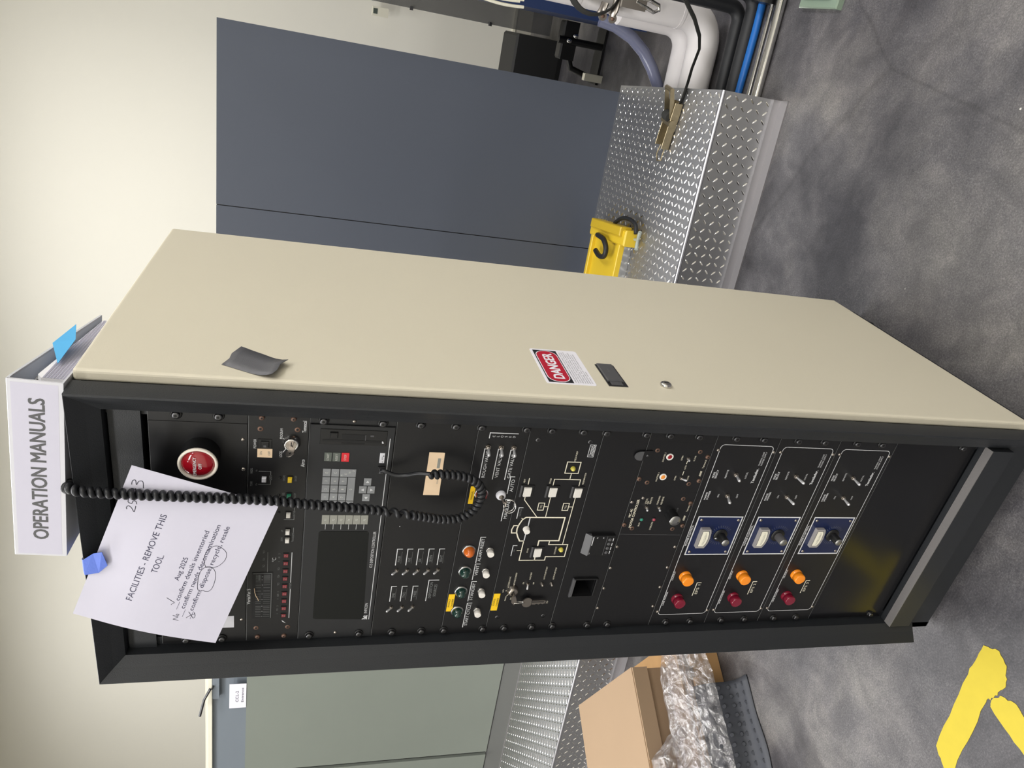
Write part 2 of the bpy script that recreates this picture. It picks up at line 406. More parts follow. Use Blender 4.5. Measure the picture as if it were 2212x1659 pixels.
# slate partition behind the rack: two boards, seam between them
WN = .945
b = PW(); b.box(.03, .755, WN, WN+.03, .226, 1.947, slate); b.box(.759, 2.4, WN, WN+.03, .226, 1.947, slate)
b.box(.755, .759, WN+.004, WN+.03, .226, 1.945, darkhole)
struct(b.build('wall_partition'))
b = PW(); b.box(2.4, 5.6, WN+.02, WN+.05, .226, 1.965, bluegrey); struct(b.build('wall_partition.001'))
b = PW(); b.box(2.2, 5.6, WN-.005, WN+.06, 1.965, 1.985, trimw); b.box(2.2, 5.6, WN+.01, WN+.06, 1.985, 2.003, trimw); struct(b.build('trim_1'))
dr = struct(thing('door_1', loc_w(3.3, WN, .226), None, None))
b = PW(); b.box(2.42, 4.21, WN-.02, WN+.02, .235, 1.775, greengrey); b.build('door_leaf', dr)
dr = struct(thing('door_2', loc_w(4.8, WN, .226), None, None))
b = PW(); b.box(4.24, 5.6, WN-.02, WN+.02, .235, 1.775, greengrey); b.box(4.21, 4.24, WN+.0, WN+.02, .235, 1.775, darkhole); b.build('door_leaf', dr)

# paper sign taped on the blue-grey header
b = PW(); u0 = 3.48; b.box(u0, u0+.185, WN-.024, WN-.0215, 1.776, 1.868, signwhite)
def signmap(u, v, w): return loc_w(u0+.185-u, WN-.0245-w, 1.776+v)
t = MB(signmap); t.v = list(b.v); t.fa = list(b.fa); t.fm = list(b.fm); t.sm = list(b.sm); t.mats = list(b.mats)
t.text('CCL-2', .09, .042, .017, ink, .085, w=.0006); t.text('Entrance', .1, .014, .014, ink, .11, w=.0006)
tag(t.build('paper_sign'), 'small white paper sign on the blue-grey header above the sage door', 'sign')
# latch block and closer arm on the header
b = PW(); b.box(3.36, 3.60, WN-.01, WN+.02, 1.925, 1.962, bluegrey, .003); struct(b.build('trim_2'))
b = PW(); b.tube([(3.50, WN-.03, 1.97), (3.56, WN-.05, 2.0), (3.66, WN-.07, 2.02)], .008, steelscr, 8); b.tube([(3.5, WN-.03, 1.96), (3.5, WN+.0, 1.955)], .006, steelscr, 8)
tag(b.build('closer_arm'), 'grey metal arm sticking out above the blue-grey header', 'door closer')

# ---------------------------------------------------------------- tread-plate walkway
wk = thing('walkway_platform', tuple(OP+D*2.5+N_*.47), 'low walkway of aluminium tread plate along the slate partition', 'platform')
HT = .226; LN = 5.6
def lug(B, cu, cn, ang, L, W, H, axis):
    ca, sa = math.cos(ang), math.sin(ang)
    pts = [(-L, 0, 0), (-L*.45, -W, 0), (L*.45, -W, 0), (L, 0, 0), (L*.45, W, 0), (-L*.45, W, 0), (-L*.55, 0, H), (L*.55, 0, H)]
    vs = []
    for x, y, h in pts:
        a, c = cu+x*ca-y*sa, cn+x*sa+y*ca
        vs.append((a, c, HT+h) if axis == 'top' else (a, -h, c))
    B.add(vs, [(0, 1, 6), (1, 2, 7, 6), (2, 3, 7), (3, 4, 7), (4, 5, 6, 7), (5, 0, 6)], platebump, False)
b = PW(); b.box(0, LN, .012, WN+.0, HT-.006, HT, plate)
p = .030
i = 0
while i*p < LN-.02:
    j = 0
    while j*p < WN-.03:
        cu, cn = .018+i*p, .02+j*p
        if not (cu > 2.35 and cn > WN-.27): lug(b, cu, cn, (PI/4 if (i+j) % 2 else -PI/4)+.0, .0140, .0027, .0020, 'top')
        j += 1
    i += 1
b.build('top_plate', wk, fix=False)
b = PW(); b.box(2.35, LN, WN-.28, WN, HT, HT+.004, steelbar); b.build('smooth_rear_strip', wk)
b = PW(); b.box(0, LN, 0, .005, .028, HT-.01, plate)
i = 0
while i*p < LN-.02:
    for j in range(6): lug(b, .018+i*p, .048+j*p, (PI/4 if (i+j) % 2 else -PI/4), .0125, .0028, .0016, 'front')
    i += 1
b.build('front_plate', wk, fix=False)
b = PW(); b.tube([(0, .0035, HT-.0045), (LN, .0035, HT-.0045)], .0052, noser, 16); b.build('bright_nosing', wk)
b = PW(); b.box(0, LN, -.010, .004, .006, .034, steelbar); b.box(0, LN, -.05, .004, 0, .006, steelbar); b.build('floor_flange', wk)
b = PW()
for u in (.5, 1.6, 2.8, 4.0, 5.2): b = PW(); b.box(u, u+.04, .1, WN-.62, 0, HT-.006, steelbar); b.build('support_rib', wk)

# ---------------------------------------------------------------- things seen through the gap on the right
def pipe(name, pts, r, m, label, cat, n=16, group=None, extra=None):
    b = MB(ident); b.tube(pts, r, m, n)
    if extra: extra(b)
    return tag(b.build(name), label, cat, group)
def arc(c, r, a0, a1, ex, ez, k=8):
    return [tuple(Vector(c)+Vector(ex)*(r*math.cos(a0+(a1-a0)*i/k))+Vector(ez)*(r*math.sin(a0+(a1-a0)*i/k))) for i in range(k+1)]
EZ = (0, 0, 1)
def elbow_pipe(xv, y, zc, r, R, x_end, ztop):
    # runs along the floor from x_end to the elbow, then straight up at xv
    ex = -D                                          # towards the right
    base = Vector((xv, y, 0)); st = base + D*(xv-x_end)
    pts = [(st.x, st.y, zc)]
    c = base - ex*R + Vector((0, 0, zc+R))
    pts += arc(c, R, -PI/2, 0, ex, EZ)
    pts.append((base.x, base.y, ztop)); return pts
def jackets(b, xv, y, r, zs):
    for z in zs: b.tube([(xv, y, z), (xv, y, z+.012)], r*1.03, whitepvc, 18)
pipe('insulated_pipe', elbow_pipe(.985, 1.93, .075, .06, .11, .15, 2.3), .062, whitepvc, 'thick white insulated pipe rising nearest the camera beside the partition', 'pipe', 20, None,
     lambda b: jackets(b, .985, 1.93, .062, (.2, .62)))
pipe('insulated_pipe', elbow_pipe(.955, 2.075, .075, .06, .10, .15, .40), .058, whitepvc, 'white insulated pipe behind, running under the walkway next to the thick one', 'pipe', 20)
pipe('rubber_pipe', elbow_pipe(1.03, 1.78, .03, .03, .05, .15, 1.2), .026, blackpipe, 'black pipe with an elbow nearest the white insulated pipes', 'pipe', 14)
pipe('rubber_pipe', elbow_pipe(1.075, 1.70, .028, .03, .05, .15, 1.2), .026, blackpipe, 'black pipe with an elbow beside the blue hose', 'pipe', 14)
def floorline(y, z, r, wob=0):
    return [(1.5-.09*i+0, y+.092*(.5-.09*i)*0+ -.0925*(.9-(1.5-.09*i))*1+wob*math.sin(i*.8), z) for i in range(15)]
pipe('air_hose', floorline(1.655, .016, .014, .006), .014, bluehose, 'bright blue hose lying on the concrete floor', 'hose', 12)
pipe('conduit_pipe', floorline(1.585, .012, .01), .010, chrome, 'thin shiny metal conduit on the floor next to the blue hose', 'pipe', 12)
pipe('conduit_pipe', floorline(1.525, .018, .01), .018, chrome, 'thicker shiny metal conduit on the floor, nearest the camera', 'pipe', 14)
hp = [(.93, 2.05, .50), (.912, 2.04, .44), (.885, 2.04, .37), (.845, 2.04, .30), (.80, 2.03, .255), (.74, 2.03, .22), (.66, 2.03, .19)]
pipe('drain_hose', [(.905, 2.20, .43), (.895, 2.19, .36), (.865, 2.18, .28), (.82, 2.17, .215), (.765, 2.16, .165), (.70, 2.15, .12), (.60, 2.14, .09)], .026, hosem, 'translucent bluish plastic hose curving down behind the white pipe', 'hose', 14)
# navy machine body and its dark understructure
mc = thing('navy_machine', (1.3, 3.0, 0), 'navy blue machine housing behind the white pipes', 'machine')
b = MB(ident); b.box(.905, 2.0, 2.55, 3.3, .07, 2.2, navy, .01); b.build('housing', mc)
for x, y in ((1.0, 2.7), (1.0, 3.2), (1.9, 2.7), (1.9, 3.2)): b = MB(ident); b.box(x, x+.05, y, y+.05, 0, .07, darkhole); b.build('foot', mc)
# charcoal cabinet far behind, with stand
fb = thing('charcoal_box', (.66, 4.3, 0), 'charcoal box standing on the floor by the far wall', 'box')
b = MB(ident); b.box(.42, .78, 4.1, 4.55, .03, .34, darkbox, .015); b.build('case', fb)
b = MB(ident); b.box(.42, .78, 4.1, 4.55, 0, .03, darkhole); b.build('foot', fb)
st = thing('black_floor_stand', (.72, 3.3, 0), 'black metal stand with white label beside the charcoal box', 'stand')
b = MB(ident); b.tube([(.62, 3.35, .0), (.66, 3.35, .16), (.74, 3.35, .20), (.84, 3.35, .23)], .018, blkplastic, 10); b.tube([(.80, 3.3, 0), (.80, 3.3, .28)], .02, blkplastic, 10)
b.box(.60, .92, 3.28, 3.42, .0, .015, blkplastic); b.box(.70, .9, 3.3, 3.4, .17, .26, blkplastic, .01); b.build('frame', st)
b = MB(ident); b.box(.615, .655, 3.22, 3.26, .0, .11, trimw, .003); b.build('white_label_plate', st)
for x, y, z in ((.80, 3.28, .22), (.83, 3.27, .19)):
    b = MB(ident); b.lathe(x, y, [(.0001, z+.018), (.01, z+.014), (.014, z), (.01, z-.01)], chrome, 12); b.build('shiny_knob', st)
# smoke-tinted sheet hanging from above
ts = thing('tinted_sheet', (1.0, 3.6, .13), 'smoke-tinted plastic sheet hanging in front of the far wall', 'plastic sheet')
def tmap(u, n, z): return Vector((.800+u, 3.95, z))
b = MB(tmap); b.add([(0, 0, .16), (1.3, 0, .16), (1.3, 0, 3.2), (0, 0, 3.2)], [(0, 1, 2, 3)], smokepane)
o = b.build('sheet', ts); so = o.modifiers.new('s', 'SOLIDIFY'); so.thickness = .003
b = MB(ident); b.box(.797, 2.1, 3.94, 3.96, 3.2, 6, trimw); b.build('hanging_rail', ts)
for z in (1.66, 1.05, .55):
    b = MB(ident); b.box(.790, .812, 3.935, 3.965, z, z+.02, steelscr, .002); b.build('edge_clip', ts)
# mop strands, plastic base and caster glimpsed at the right edge
mp_ = thing('mop_head', (.93, 2.2, .76), 'white stringy mop strands hanging against the navy machine', 'mop')
rm = random.Random(4)
for i in range(11):
    x0 = .905+.012*i; b = MB(ident); b.tube(spline([(x0+.02, 2.2+.01*(i % 3), 1.25), (x0+.01*rm.uniform(-1, 1), 2.19, 1.0), (x0-.010+.01*rm.uniform(-1, 1), 2.19, .86), (x0-.012+.006*rm.uniform(-1, 1), 2.19, .76+.03*rm.random())], 5), .006, trimw, 6); b.build('strand', mp_)
b = MB(ident); b.box(.88, 1.10, 2.18, 2.23, 1.24, 1.29, blkplastic, .01); b.build('mop_clamp', mp_)
b = MB(ident); b.box(1.040, 1.22, 1.215, 1.42, .0, .022, mat('pale_green_plastic', (120, 136, 120), .15, coat=.6), .004); b.box(1.07, 1.20, 1.25, 1.39, .022, .05, mat('dark_green_glass', (34, 52, 44), .1, coat=.6), .01)
tag(b.build('plastic_base'), 'pale green shiny plastic base on the floor at the right edge', 'plastic base')
b = MB(lambda u, v, w: Vector((1.046+w, 1.605+u, .045+v))); b.cyl(0, 0, 0, .04, .045, blkplastic, n=8)
tag(b.build('caster_wheel'), 'black caster wheel resting near the metal conduits at the right edge', 'wheel')
# wall control plate on the far wall
b = MB(ident)
wp = thing('wall_control_plate', (.742, 5.02, 1.2), 'small pale control plate with dark window on the far wall', 'wall switch')
b = MB(ident); b.box(.70, .762, 4.985, 5.03, 1.135, 1.255, trimw, .004); b.build('plate', wp)
b = MB(ident); b.box(.714, .75, 4.983, 4.990, 1.215, 1.245, mat('dark_green_window', (74, 84, 78), .3)); b.build('display_window', wp)

# strap with ratchet buckle lying over the end of the walkway
sp_ = [(1.03, 1.64, .40), (1.005, 1.62, .335), (.955, 1.62, .282), (.905, 1.62, .245), (.865, 1.62, .232), (.80, 1.62, .24), (.75, 1.63, .236), (.70, 1.645, .232), (.665, 1.66, .231)]
rt = thing('ratchet_strap', (.6, 1.67, .226), 'black webbing strap ending in a yellowish ratchet buckle on the walkway', 'ratchet strap')
b = MB(ident); b.tube([Vector(q) for q in sp_], .0022, strapm, 8, flat=6.5); b.build('webbing', rt)
rx = Vector((-.80, .10, 0)).normalized(); ry = Vector((rx.y*-1, rx.x, 0)); R0 = Vector((.678, 1.665, .229))
def rmap(u, v, w): return R0+rx*u+ry*v+Vector((0, 0, w))
b = MB(rmap)
for s_ in (-.034, .030): b.box(0, .17, s_, s_+.004, .0, .032, goldzinc, .001)
b.box(.0, .03, -.034, .034, .0, .003, goldzinc); b.box(.10, .172, -.034, .034, .0, .003, goldzinc)
b.seg((.02, -.03, .012), (.02, .03, .012), .005, .005, steelscr); b.seg((.075, -.042, .022), (.075, .042, .022), .014, .014, goldzinc); b.build('ratchet_frame', rt)
b = MB(rmap)
for s_ in (-.028, .024): b.add([(.06, s_, .012), (.06, s_+.004, .012), (-.04, s_, .05), (-.04, s_+.004, .05), (-.04, s_, .066), (-.04, s_+.004, .066), (.06, s_, .034), (.06, s_+.004, .034)], [(0, 2, 4, 6), (1, 7, 5, 3), (0, 1, 3, 2), (2, 3, 5, 4), (4, 5, 7, 6), (6, 7, 1, 0)], goldzinc)
b.seg((-.04, -.03, .058), (-.04, .03, .058), .008, .008, goldzinc); b.build('handle', rt)
b = MB(rmap); b.tube([(.165, .02, .012), (.215, .03, .016), (.225, .0, .016), (.205, -.028, .014), (.165, -.02, .012)], .0032, goldzinc, 8); b.build('wire_hook', rt)
b = MB(rmap); b.seg((.055, -.024, .028), (.055, .024, .028), .020, .020, strapm); b.build('rolled_webbing', rt)

# strap loop and snap hooks hanging on the white pipe
hk = thing('hanging_strap_loop', (.97, 1.83, .5), 'black webbing loop hanging over the white pipe', 'strap')
b = MB(ident); b.tube(arc((1.0, 1.83, .595), .105, 0, 2*PI, (.85, -.1, .3), (-.25, 0, .9), 24)[:-1], .0035, strapm, 8, closed=True, flat=5); b.build('webbing', hk)
sh = thing('snap_hook_clamp', (.93, 1.85, .5), 'shiny metal snap hook and clamp on the white pipe', 'hook')
b = MB(ident); b.tube([(.915, 1.858, .505), (.935, 1.845, .50), (.97, 1.85, .495), (1.0, 1.855, .49)], .004, nickel, 8, flat=4); b.tube([(.912, 1.866, .548), (.93, 1.85, .545), (.955, 1.85, .54)], .004, nickel, 8, flat=4); b.build('clamp_band', sh)
for z, x in ((.498, .908), (.538, .910)):
    b = MB(lambda u, v, w, z=z, x=x: Vector((x+u, 1.858-w, z+v))); b.cyl(0, 0, 0, .006, .016, nickel, n=20); b.dome(0, 0, .006, .008, .006, brass, 16); b.build('rivet_tab', sh)
b = MB(ident); b.tube([(.975, 1.80, .44), (.965, 1.80, .40), (.955, 1.80, .365), (.965, 1.80, .345), (.98, 1.80, .35), (.99, 1.80, .39), (.99, 1.80, .44)], .007, chrome, 10, closed=True); b.build('snap_hook', sh)
b = MB(ident); b.box(.95, 1.0, 1.795, 1.812, .40, .50, nickel, .004); b.build('hook_body', sh)

# yellow tray with black hooks on the walkway
yl = Vector((-.9957, -.0925, 0)); yf = Vector((.17, -.985, 0)).normalized()
Y0 = Vector((.082, 2.10, .2275))
def ymap(u, v, w): return Y0+yl*u+yf*v+Vector((0, 0, w))
yt = thing('yellow_channel_tray', (-.1, 1.88, .2275), 'yellow steel channel tray lying on the tread plate, going behind the rack', 'tray')
b = MB(ymap); b.box(.02, 1.2, .02, .35, .0, .038, alu); b.box(.02, 1.2, .01, .36, .038, .044, yellowmet); b.box(.02, 1.2, .01, .035, .044, .062, yellowmet, .003); b.box(.02, 1.2, .335, .36, .044, .062, yellowmet, .003); b.build('channel', yt)
b = MB(ymap); b.box(-.012, .055, -.008, .405, .008, .066, yellowmet, .006); b.box(-.022, .018, .02, .375, .030, .080, yellowdark, .004); b.build('end_cap', yt)
b = MB(ymap); b.tube(spline([(.045, .11, .070), (.045, .17, .082), (.052, .24, .088), (.085, .285, .088), (.12, .27, .084), (.128, .20, .078), (.115, .12, .068)], 6), .0115, blackpipe, 10); b.build('black_hook', yt)
b = MB(ymap); b.tube(spline([(-.025, .22, .045), (-.05, .27, .04), (-.055, .34, .035), (-.04, .40, .03), (-.005, .425, .03)], 6), .009, blackpipe, 10); b.build('black_hook', yt)
b = MB(ymap); b.seg((.02, .40, .02), (.02, .44, .02), .006, .006, nutgrey)
for s_ in (-1, 1): b.tube([(.02, .435, .02), (.02+.018*s_, .446, .024), (.02+.036*s_, .458, .028)], [.006, .008, .008], nutgrey, 8)
b.build('wing_nut', yt)

# ================================================================ THE RACK
rack = thing('equipment_rack', (0, .33, 0), 'tall electronics rack with cream side door and charcoal front frame', 'equipment rack')
def ID(): return MB(ident)
# cream side door: rounded edges by bevel
b = ID(); b.box(.2785, .2973, 0, .6655, .077, 1.8085, beige); sd = b.build('side_door', rack)
bv = sd.modifiers.new('b', 'BEVEL'); bv.width = .005; bv.segments = 3; bv.harden_normals = False
lt = MB(side_mm); lt.box(48, 130, 956, 993, 0, 1.6, steelscr, .6); lt.box(62, 128, 961, 991, 1.6, 5, greyplastic, 1.2); lt.box(50, 62, 965, 987, 1.6, 3, greyplastic, .5)
lt.text('PUSH', 100, 976, 3.2, silkd, 12, w=5.3); lt.build('flush_latch', sd)
lk = MB(side_mm); lk.lathe(63, 877, [(10.5, 0), (11, 2), (10, 5), (7.5, 6.5), (4.5, 6.5)], chrome); lk.cyl(63, 877, 5, 6.8, 6.2, nickel); lk.box(62, 64, 872.5, 881.5, 6.8, 7.1, darkhole); lk.build('lock_cylinder', sd)
# body
b = ID(); b.box(-.283, -.268, 0, .6655, .02, 1.805, trimblk); b.build('side_panel', rack)
b = ID(); b.box(-.268, .2785, .02, .6655, 1.79, 1.805, trimblk); b.build('top_panel', rack)
b = ID(); b.box(-.268, .2785, .655, .6655, .12, 1.79, trimblk); b.build('rear_panel', rack)
b = ID(); b.box(-.283, .2775, 0, .64, .022, .12, trimblk, .003); b.box(-.266, .2775, .02, .62, .12, .14, trimblk); b.build('base', rack)
for x, y in ((-.25, .05), (.25, .05), (-.25, .58), (.25, .58)):
    b = ID(); b.f = lambda u, v, w, x=x, y=y: Vector((x+u, y+v, w)); b.cyl(0, 0, 0, .022, .022, darkhole); b.build('foot', rack)
# front frame: swept profile posts, mitred top
def frame_part(name, prof_a, prof_b):
    b = MB(ident); n = len(prof_a); b.add(list(prof_a)+list(prof_b), [(i, (i+1) % n, n+(i+1) % n, n+i) for i in range(n)]+[tuple(range(n)), tuple(range(n, 2*n))], trimblk)
    return b.build(name, rack)
ZT, ZB = 1.808, .098
for s in (-1, 1):
    P = [(.2785, .0), (.2835, -.006), (.2835, -.045), (.281, -.0465), (.262, -.030), (.246, -.018), (.246, .004), (.262, .004)]
    dz = [0, 0, 0, -.001, -.020, -.036, -.036, -.02]
    frame_part('frame_post', [(s*x, y, ZT+d) for (x, y), d in zip(P, dz)], [(s*x, y, ZB) for x, y in P])
b = MB(ident)
T = [(ZT, 0.), (ZT, -.045), (ZT-.001, -.0465), (ZT-.020, -.030), (ZT-.036, -.018), (ZT-.036, .004)]
X = [.2785, .2835, .281, .262, .246, .246]
frame_part('frame_header', [(-x, y, z) for (z, y), x in zip(T, X)], [(x, y, z) for (z, y), x in zip(T, X)])
b = ID(); b.box(-.246, .246, -.003, .02, 1.726, 1.769, trimblk, 0); b.build('blank_top_plate', rack)
b = ID(); b.box(-.2445, .2445, -.030, -.012, .1185, .1735, trimblk, .0); b.box(-.2445, .2445, -.0302, -.0125, .1735, .1755, ledge); b.box(-.2445, .2445, -.012, .0, .1185, .176, trimblk); b.build('bottom_rail', rack)
for s in (-1, 1):
    b = ID(); b.box(s*.2278 if s > 0 else -.246, .246 if s > 0 else -.2278, .003, .05, .14, 1.79, trimblk); b.build('mounting_rail', rack)

# ---------------------------------------------------------------- module helpers
def module(name, label, cat, z0, z1, m=panelblk, x=241.3):
    r = thing(name, (0, 0, z0/1000), label, cat)
    f = MB(); f.box(-x, x, z0+.5, z1-.5, -3, 0, m); f.box(-x+.3, x-.3, z1-.95, z1-.5, 0, .05, silkd)
    return r, f
def chassis(r, z0, z1):
    b = MB(); b.box(-215, 215, z0+3, z1-3, -260, -3.2, steelscr); return b.build('chassis', r)
def screw_mesh(u, v, kind='cup'):
    b = MB()
    if kind == 'cup':
        b.lathe(u, v, [(8.2, 0), (8.4, 1.0), (7.6, 2.4), (6.4, 2.4)], blkplastic, 20); b.lathe(u, v, [(5.9, 1), (5.9, 5.2), (4.9, 6.4), (2.6, 6.4)], steelscr, 20); b.cyl(u, v, 5, 6.5, 2.5, darkhole, n=6)
    elif kind == 'brass':
        b.lathe(u, v, [(4.6, 0), (4.4, 1.4), (3.6, 2.6), (1.8, 3.0)], brass, 18); b.cyl(u, v, 2, 3.1, 1.6, darkhole, n=6)
    elif kind == 'flat':
        b.lathe(u, v, [(4.6, 0), (4.4, .5), (2.0, .5)], brass, 18); b.cyl(u, v, 0, .55, 2.1, darkhole, n=6)
    elif kind == 'darkflat':
        b.lathe(u, v, [(4.6, 0), (4.4, .6), (2.2, .6)], steelscr, 18); b.cyl(u, v, 0, .65, 1.9, darkhole, n=6)
    else:
        b.lathe(u, v, [(3.2, 0), (3.0, 1.4), (1.8, 2.2), (.01, 2.3)], nickel, 14)
    return b
def screws(r, kind, spots, name='screw'):
    u, v = spots[0]; o = screw_mesh(u, v, kind).build(name, r)
    repeat(o, [(a-u, c-v) for a, c in spots[1:]], r); return o
def toggle(r, u, v, du, dv, w=17, big=True, name='toggle_switch'):
    b = MB(); k = 1 if big else .72
    b.cyl(u, v, 0, 2.2*k, 5.0*k, nickel, n=6); b.lathe(u, v, [(3.6*k, 2), (3.6*k, 5*k), (2.8*k, 6*k), (1.5, 6*k)], nickel, 16); o = b.build(name, r)
    l = MB(); l.seg((u, v, 4*k), (u+du, v+dv, w*k), 1.7*k, 3.0*k, satin, 12, True); l.build('lever', o)
    return o
def bracket(f, u0, v, u1, m=silk, d=9.5, t=1.5, right=True):      # line above a word, down-turned at its end
    f.stroke([(u0, v), (u1, v), (u1, v-d)], t, m)
def keycap(r, u0, u1, v0, v1, m, txt=None, tm=None, name='key', h=1.6, th=5):
    b = MB(); b.box(u0, u1, v0, v1, 0, h, m, .4)
    if txt: b.text(txt, (u0+u1)/2, (v0+v1)/2-th*.42, th, tm or legend, w=h+.15)
    return b.build(name, r)

# ---------------------------------------------------------------- emergency-off panel, z 1580-1714
r, f = module('emergency_off_panel', 'top rack panel with round red emergency-off button', 'control panel', 1580, 1718)
f.box(-219, 220, 1581, 1717, 0, .8, panelblk); f.build('faceplate', r)
screws(r, 'cup', [(232.5, 1679), (232.5, 1621), (-232.5, 1679), (-232.5, 1620)], 'rack_screw')
o = screws(r, 'dome', [(192, 1587), (137, 1586), (-188, 1587.5)])
b = MB(); b.lathe(166, 1646, [(27.5, .8), (27.5, 27), (27, 30)], blkplastic, 40); b.cyl(187, 1658, 14, 20, 0.01, darkhole); ho = b.build('button_housing', r)
b = MB(); b.f = lambda u, v, w: Vector(((166+u)/1000, -(30+w)/1000, (1646+v)/1000))
b.lathe(0, 0, [(27.5, -1), (28.2, 1.5), (27.2, 3.6), (24.6, 3.8), (24, 1)], mat('cream_bezel', (226, 218, 206), .3), 40); b.build('bezel_ring', ho)
b = MB(); b.f = lambda u, v, w: Vector(((166+u)/1000, -(30+w)/1000, (1646+v)/1000))
b.lathe(0, 0, [(24, -3), (23.4, 1), (19, 4.2), (12, 6.4), (.01, 7.2)], redlens, 36)
b.text('EMERGENCY', 0, 1.5, 4.6, silk, 32, w=7.6, bold=.12); b.text('OFF', 0, -6, 4.6, silk, 10, w=7.2, bold=.12); b.build('red_lens', ho)
b = MB(); b.box(-206, -178, 1600, 1640, 0.8, 1.6, whiteplas); b.build('white_tag', r)

# ---------------------------------------------------------------- vacuum gauge controller, z 1491-1580
r, f = module('gauge_controller', 'shallow black instrument with key lock, bar meter and row of red digit switches', 'instrument', 1491.1, 1580)
f.text('POWER', 185, 1567.8, 4, silk, 17, rot=0); f.text('PROGRAM', 205, 1529.5, 4.2, silk, 19); f.text('LOCK', 167, 1529.5, 4.2, silk, 11)
f.stroke([(196.5, 1529), (191, 1523.5)], 1.1, silk); f.stroke([(170.5, 1528.5), (178, 1523.5)], 1.1, silk)
f.text('Temescal', 219, 1495, 6, silk, 21, bold=.12); f.text('Airco', 151, 1495, 6, silk, 14, bold=.12)
f.stroke([(133.5, 1566), (133.5, 1545.5), (126, 1545.5)], .9, silkd); f.stroke([(116, 1545.5), (108, 1545.5), (108, 1565)], .9, silkd)
f.text('UNITS', 121, 1543.5, 4, silkd, 9); f.text('TORR', 109, 1572.5, 3.6, silkd, 9); f.text('PASCAL', 134, 1572.5, 3.6, silkd, 10)
f.text('DEGAS', 121, 1523.5, 3.6, silkd, 11); f.text('ON OFF', 120.5, 1505.5, 3.6, silkd, 11); f.text('EMIS', 87, 1523.5, 3.6, silkd, 10); f.text('ON OFF', 86, 1505.5, 3.6, silkd, 11)
f.text('UP', 13, 1523.5, 3.4, silkd, 4); f.text('DOWN', -5, 1523.5, 3.4, silkd, 8)
f.stroke([(62, 1510), (62, 1507), (56, 1507)], .9, silkd); f.stroke([(43, 1507), (37, 1507), (37, 1523)], .9, silkd); f.text('ION TUBE', 49.5, 1505.5, 3.4, silkd, 12)
f.stroke([(20, 1507), (9, 1507)], .9, silkd); f.stroke([(-1, 1507), (-9, 1507), (-9, 1510)], .9, silkd); f.text('RAMP', 4, 1505.5, 3.4, silkd, 9)
f.text('VersaVac 5', -134, 1573.5, 6, silk, 36, bold=.1)
f.stroke([(-34, 1507.5), (-103, 1507.5)], 1.1, silk); f.stroke([(-118, 1507.5), (-188, 1507.5)], 1.1, silk); f.text('SET POINTS', -110.5, 1506, 3.4, silkd, 13)
for t, u in (('TC3', -33), ('TC4', -49), ('TC2', -64)): f.text(t, u, 1551, 3.4, silkd, 6)
f.stroke([(-33, 1546.5), (-80, 1546.5)], .6, silkd)
f.text('°C', -50, 1533, 6.5, silk, 9)
for i, t in enumerate(('2', 'IG', '1', 'TC3', 'TC4', 'TC2', '2', 'AUX', '1', '2', 'TC1', '1')):
    f.text(t, (-37, -45, -54, -71, -88, -106, -124, -132, -141, -158, -167, -177)[i], 1526.5, 3, silkd)
f.build('faceplate', r)
screws(r, 'brass', [(232.5, 1560.5), (232.5, 1514.5), (-232.5, 1560.5), (-232.5, 1515)], 'rack_screw')
screws(r, 'flat', [(212, 1562), (213, 1508), (-211, 1563), (-211, 1509)])
b = MB(); b.box(177, 194, 1545, 1565.5, 0, 1.4, blkplastic, .5); b.box(180, 191, 1549, 1561, 1.4, 4, blkplastic, 1); b.box(181, 185, 1553, 1557, 4, 4.4, greyplastic); b.build('power_rocker', r)
b = MB(); b.box(160, 176, 1544, 1566, 0, .5, ivory); b.text('ON', 168, 1559, 3.6, silkd, 7, w=.7); b.text('OFF', 168, 1547, 3.6, silkd, 8, w=.7); b.build('ivory_label', r)
b = MB(); b.lathe(190, 1516, [(13.5, 0), (13.5, 3), (11.5, 6), (11, 9), (9, 10.5), (8, 9.5)], chrome, 32); b.cyl(190, 1516, 5, 10, 8, nickel, n=28); b.box(184, 196, 1515.2, 1516.8, 10, 10.2, darkhole); b.build('key_lock', r)
def keymap(a, c, t): return Vector(((188.5+c*.55+t*.8)/1000, -(10+a)/1000, (1516-c*.8+t*.55)/1000))
gk = thing('lock_key', (.1885, -.02, 1.516), 'small worn key standing in the PROGRAM lock beside the POWER switch', 'key')
b = MB(keymap); b.prism([(0, -3), (8, -3), (8, 3), (0, 3)], -.8, .8, nickel); b.prism([(7, -3), (9, -6.5), (15, -8.5), (22, -7), (26, -3), (27, 1), (24, 6), (17, 8), (10, 6.5), (7, 3)], -.9, .9, nickel); b.cyl(20, 0, -1, 1, 1.8, darkhole, n=12); b.build('key_blade', gk)
for u, v, m, nm in ((119.5, 1555, whiteplas, 'push_button'), (119.5, 1516, yellowbtn, 'push_button'), (86, 1516.5, greenbtn, 'push_button')):
    b = MB(); b.box(u-6, u+6, v-5, v+5, 0, .8, darkhole); b.box(u-4.3, u+4.3, v-3.3, v+3.3, .8, 6, m, 1); b.build(nm, r)
wb = MB(); wb.box(42, 54, 1511, 1521, 0, .8, darkhole); wb.box(43.7, 52.3, 1512.7, 1519.3, .8, 6, whitecap, 1); wo = wb.build('push_button', r)
repeat(wo, [(-35.5, 0), (-53.5, 0)], r)
for u, v in ((122, 1531), (134, 1566), (108, 1566), (87, 1532), (52, 1531)): b = MB(); b.dome(u, v, 0, 2.3, 2, darkhole, 12); b.build('indicator_led', r)
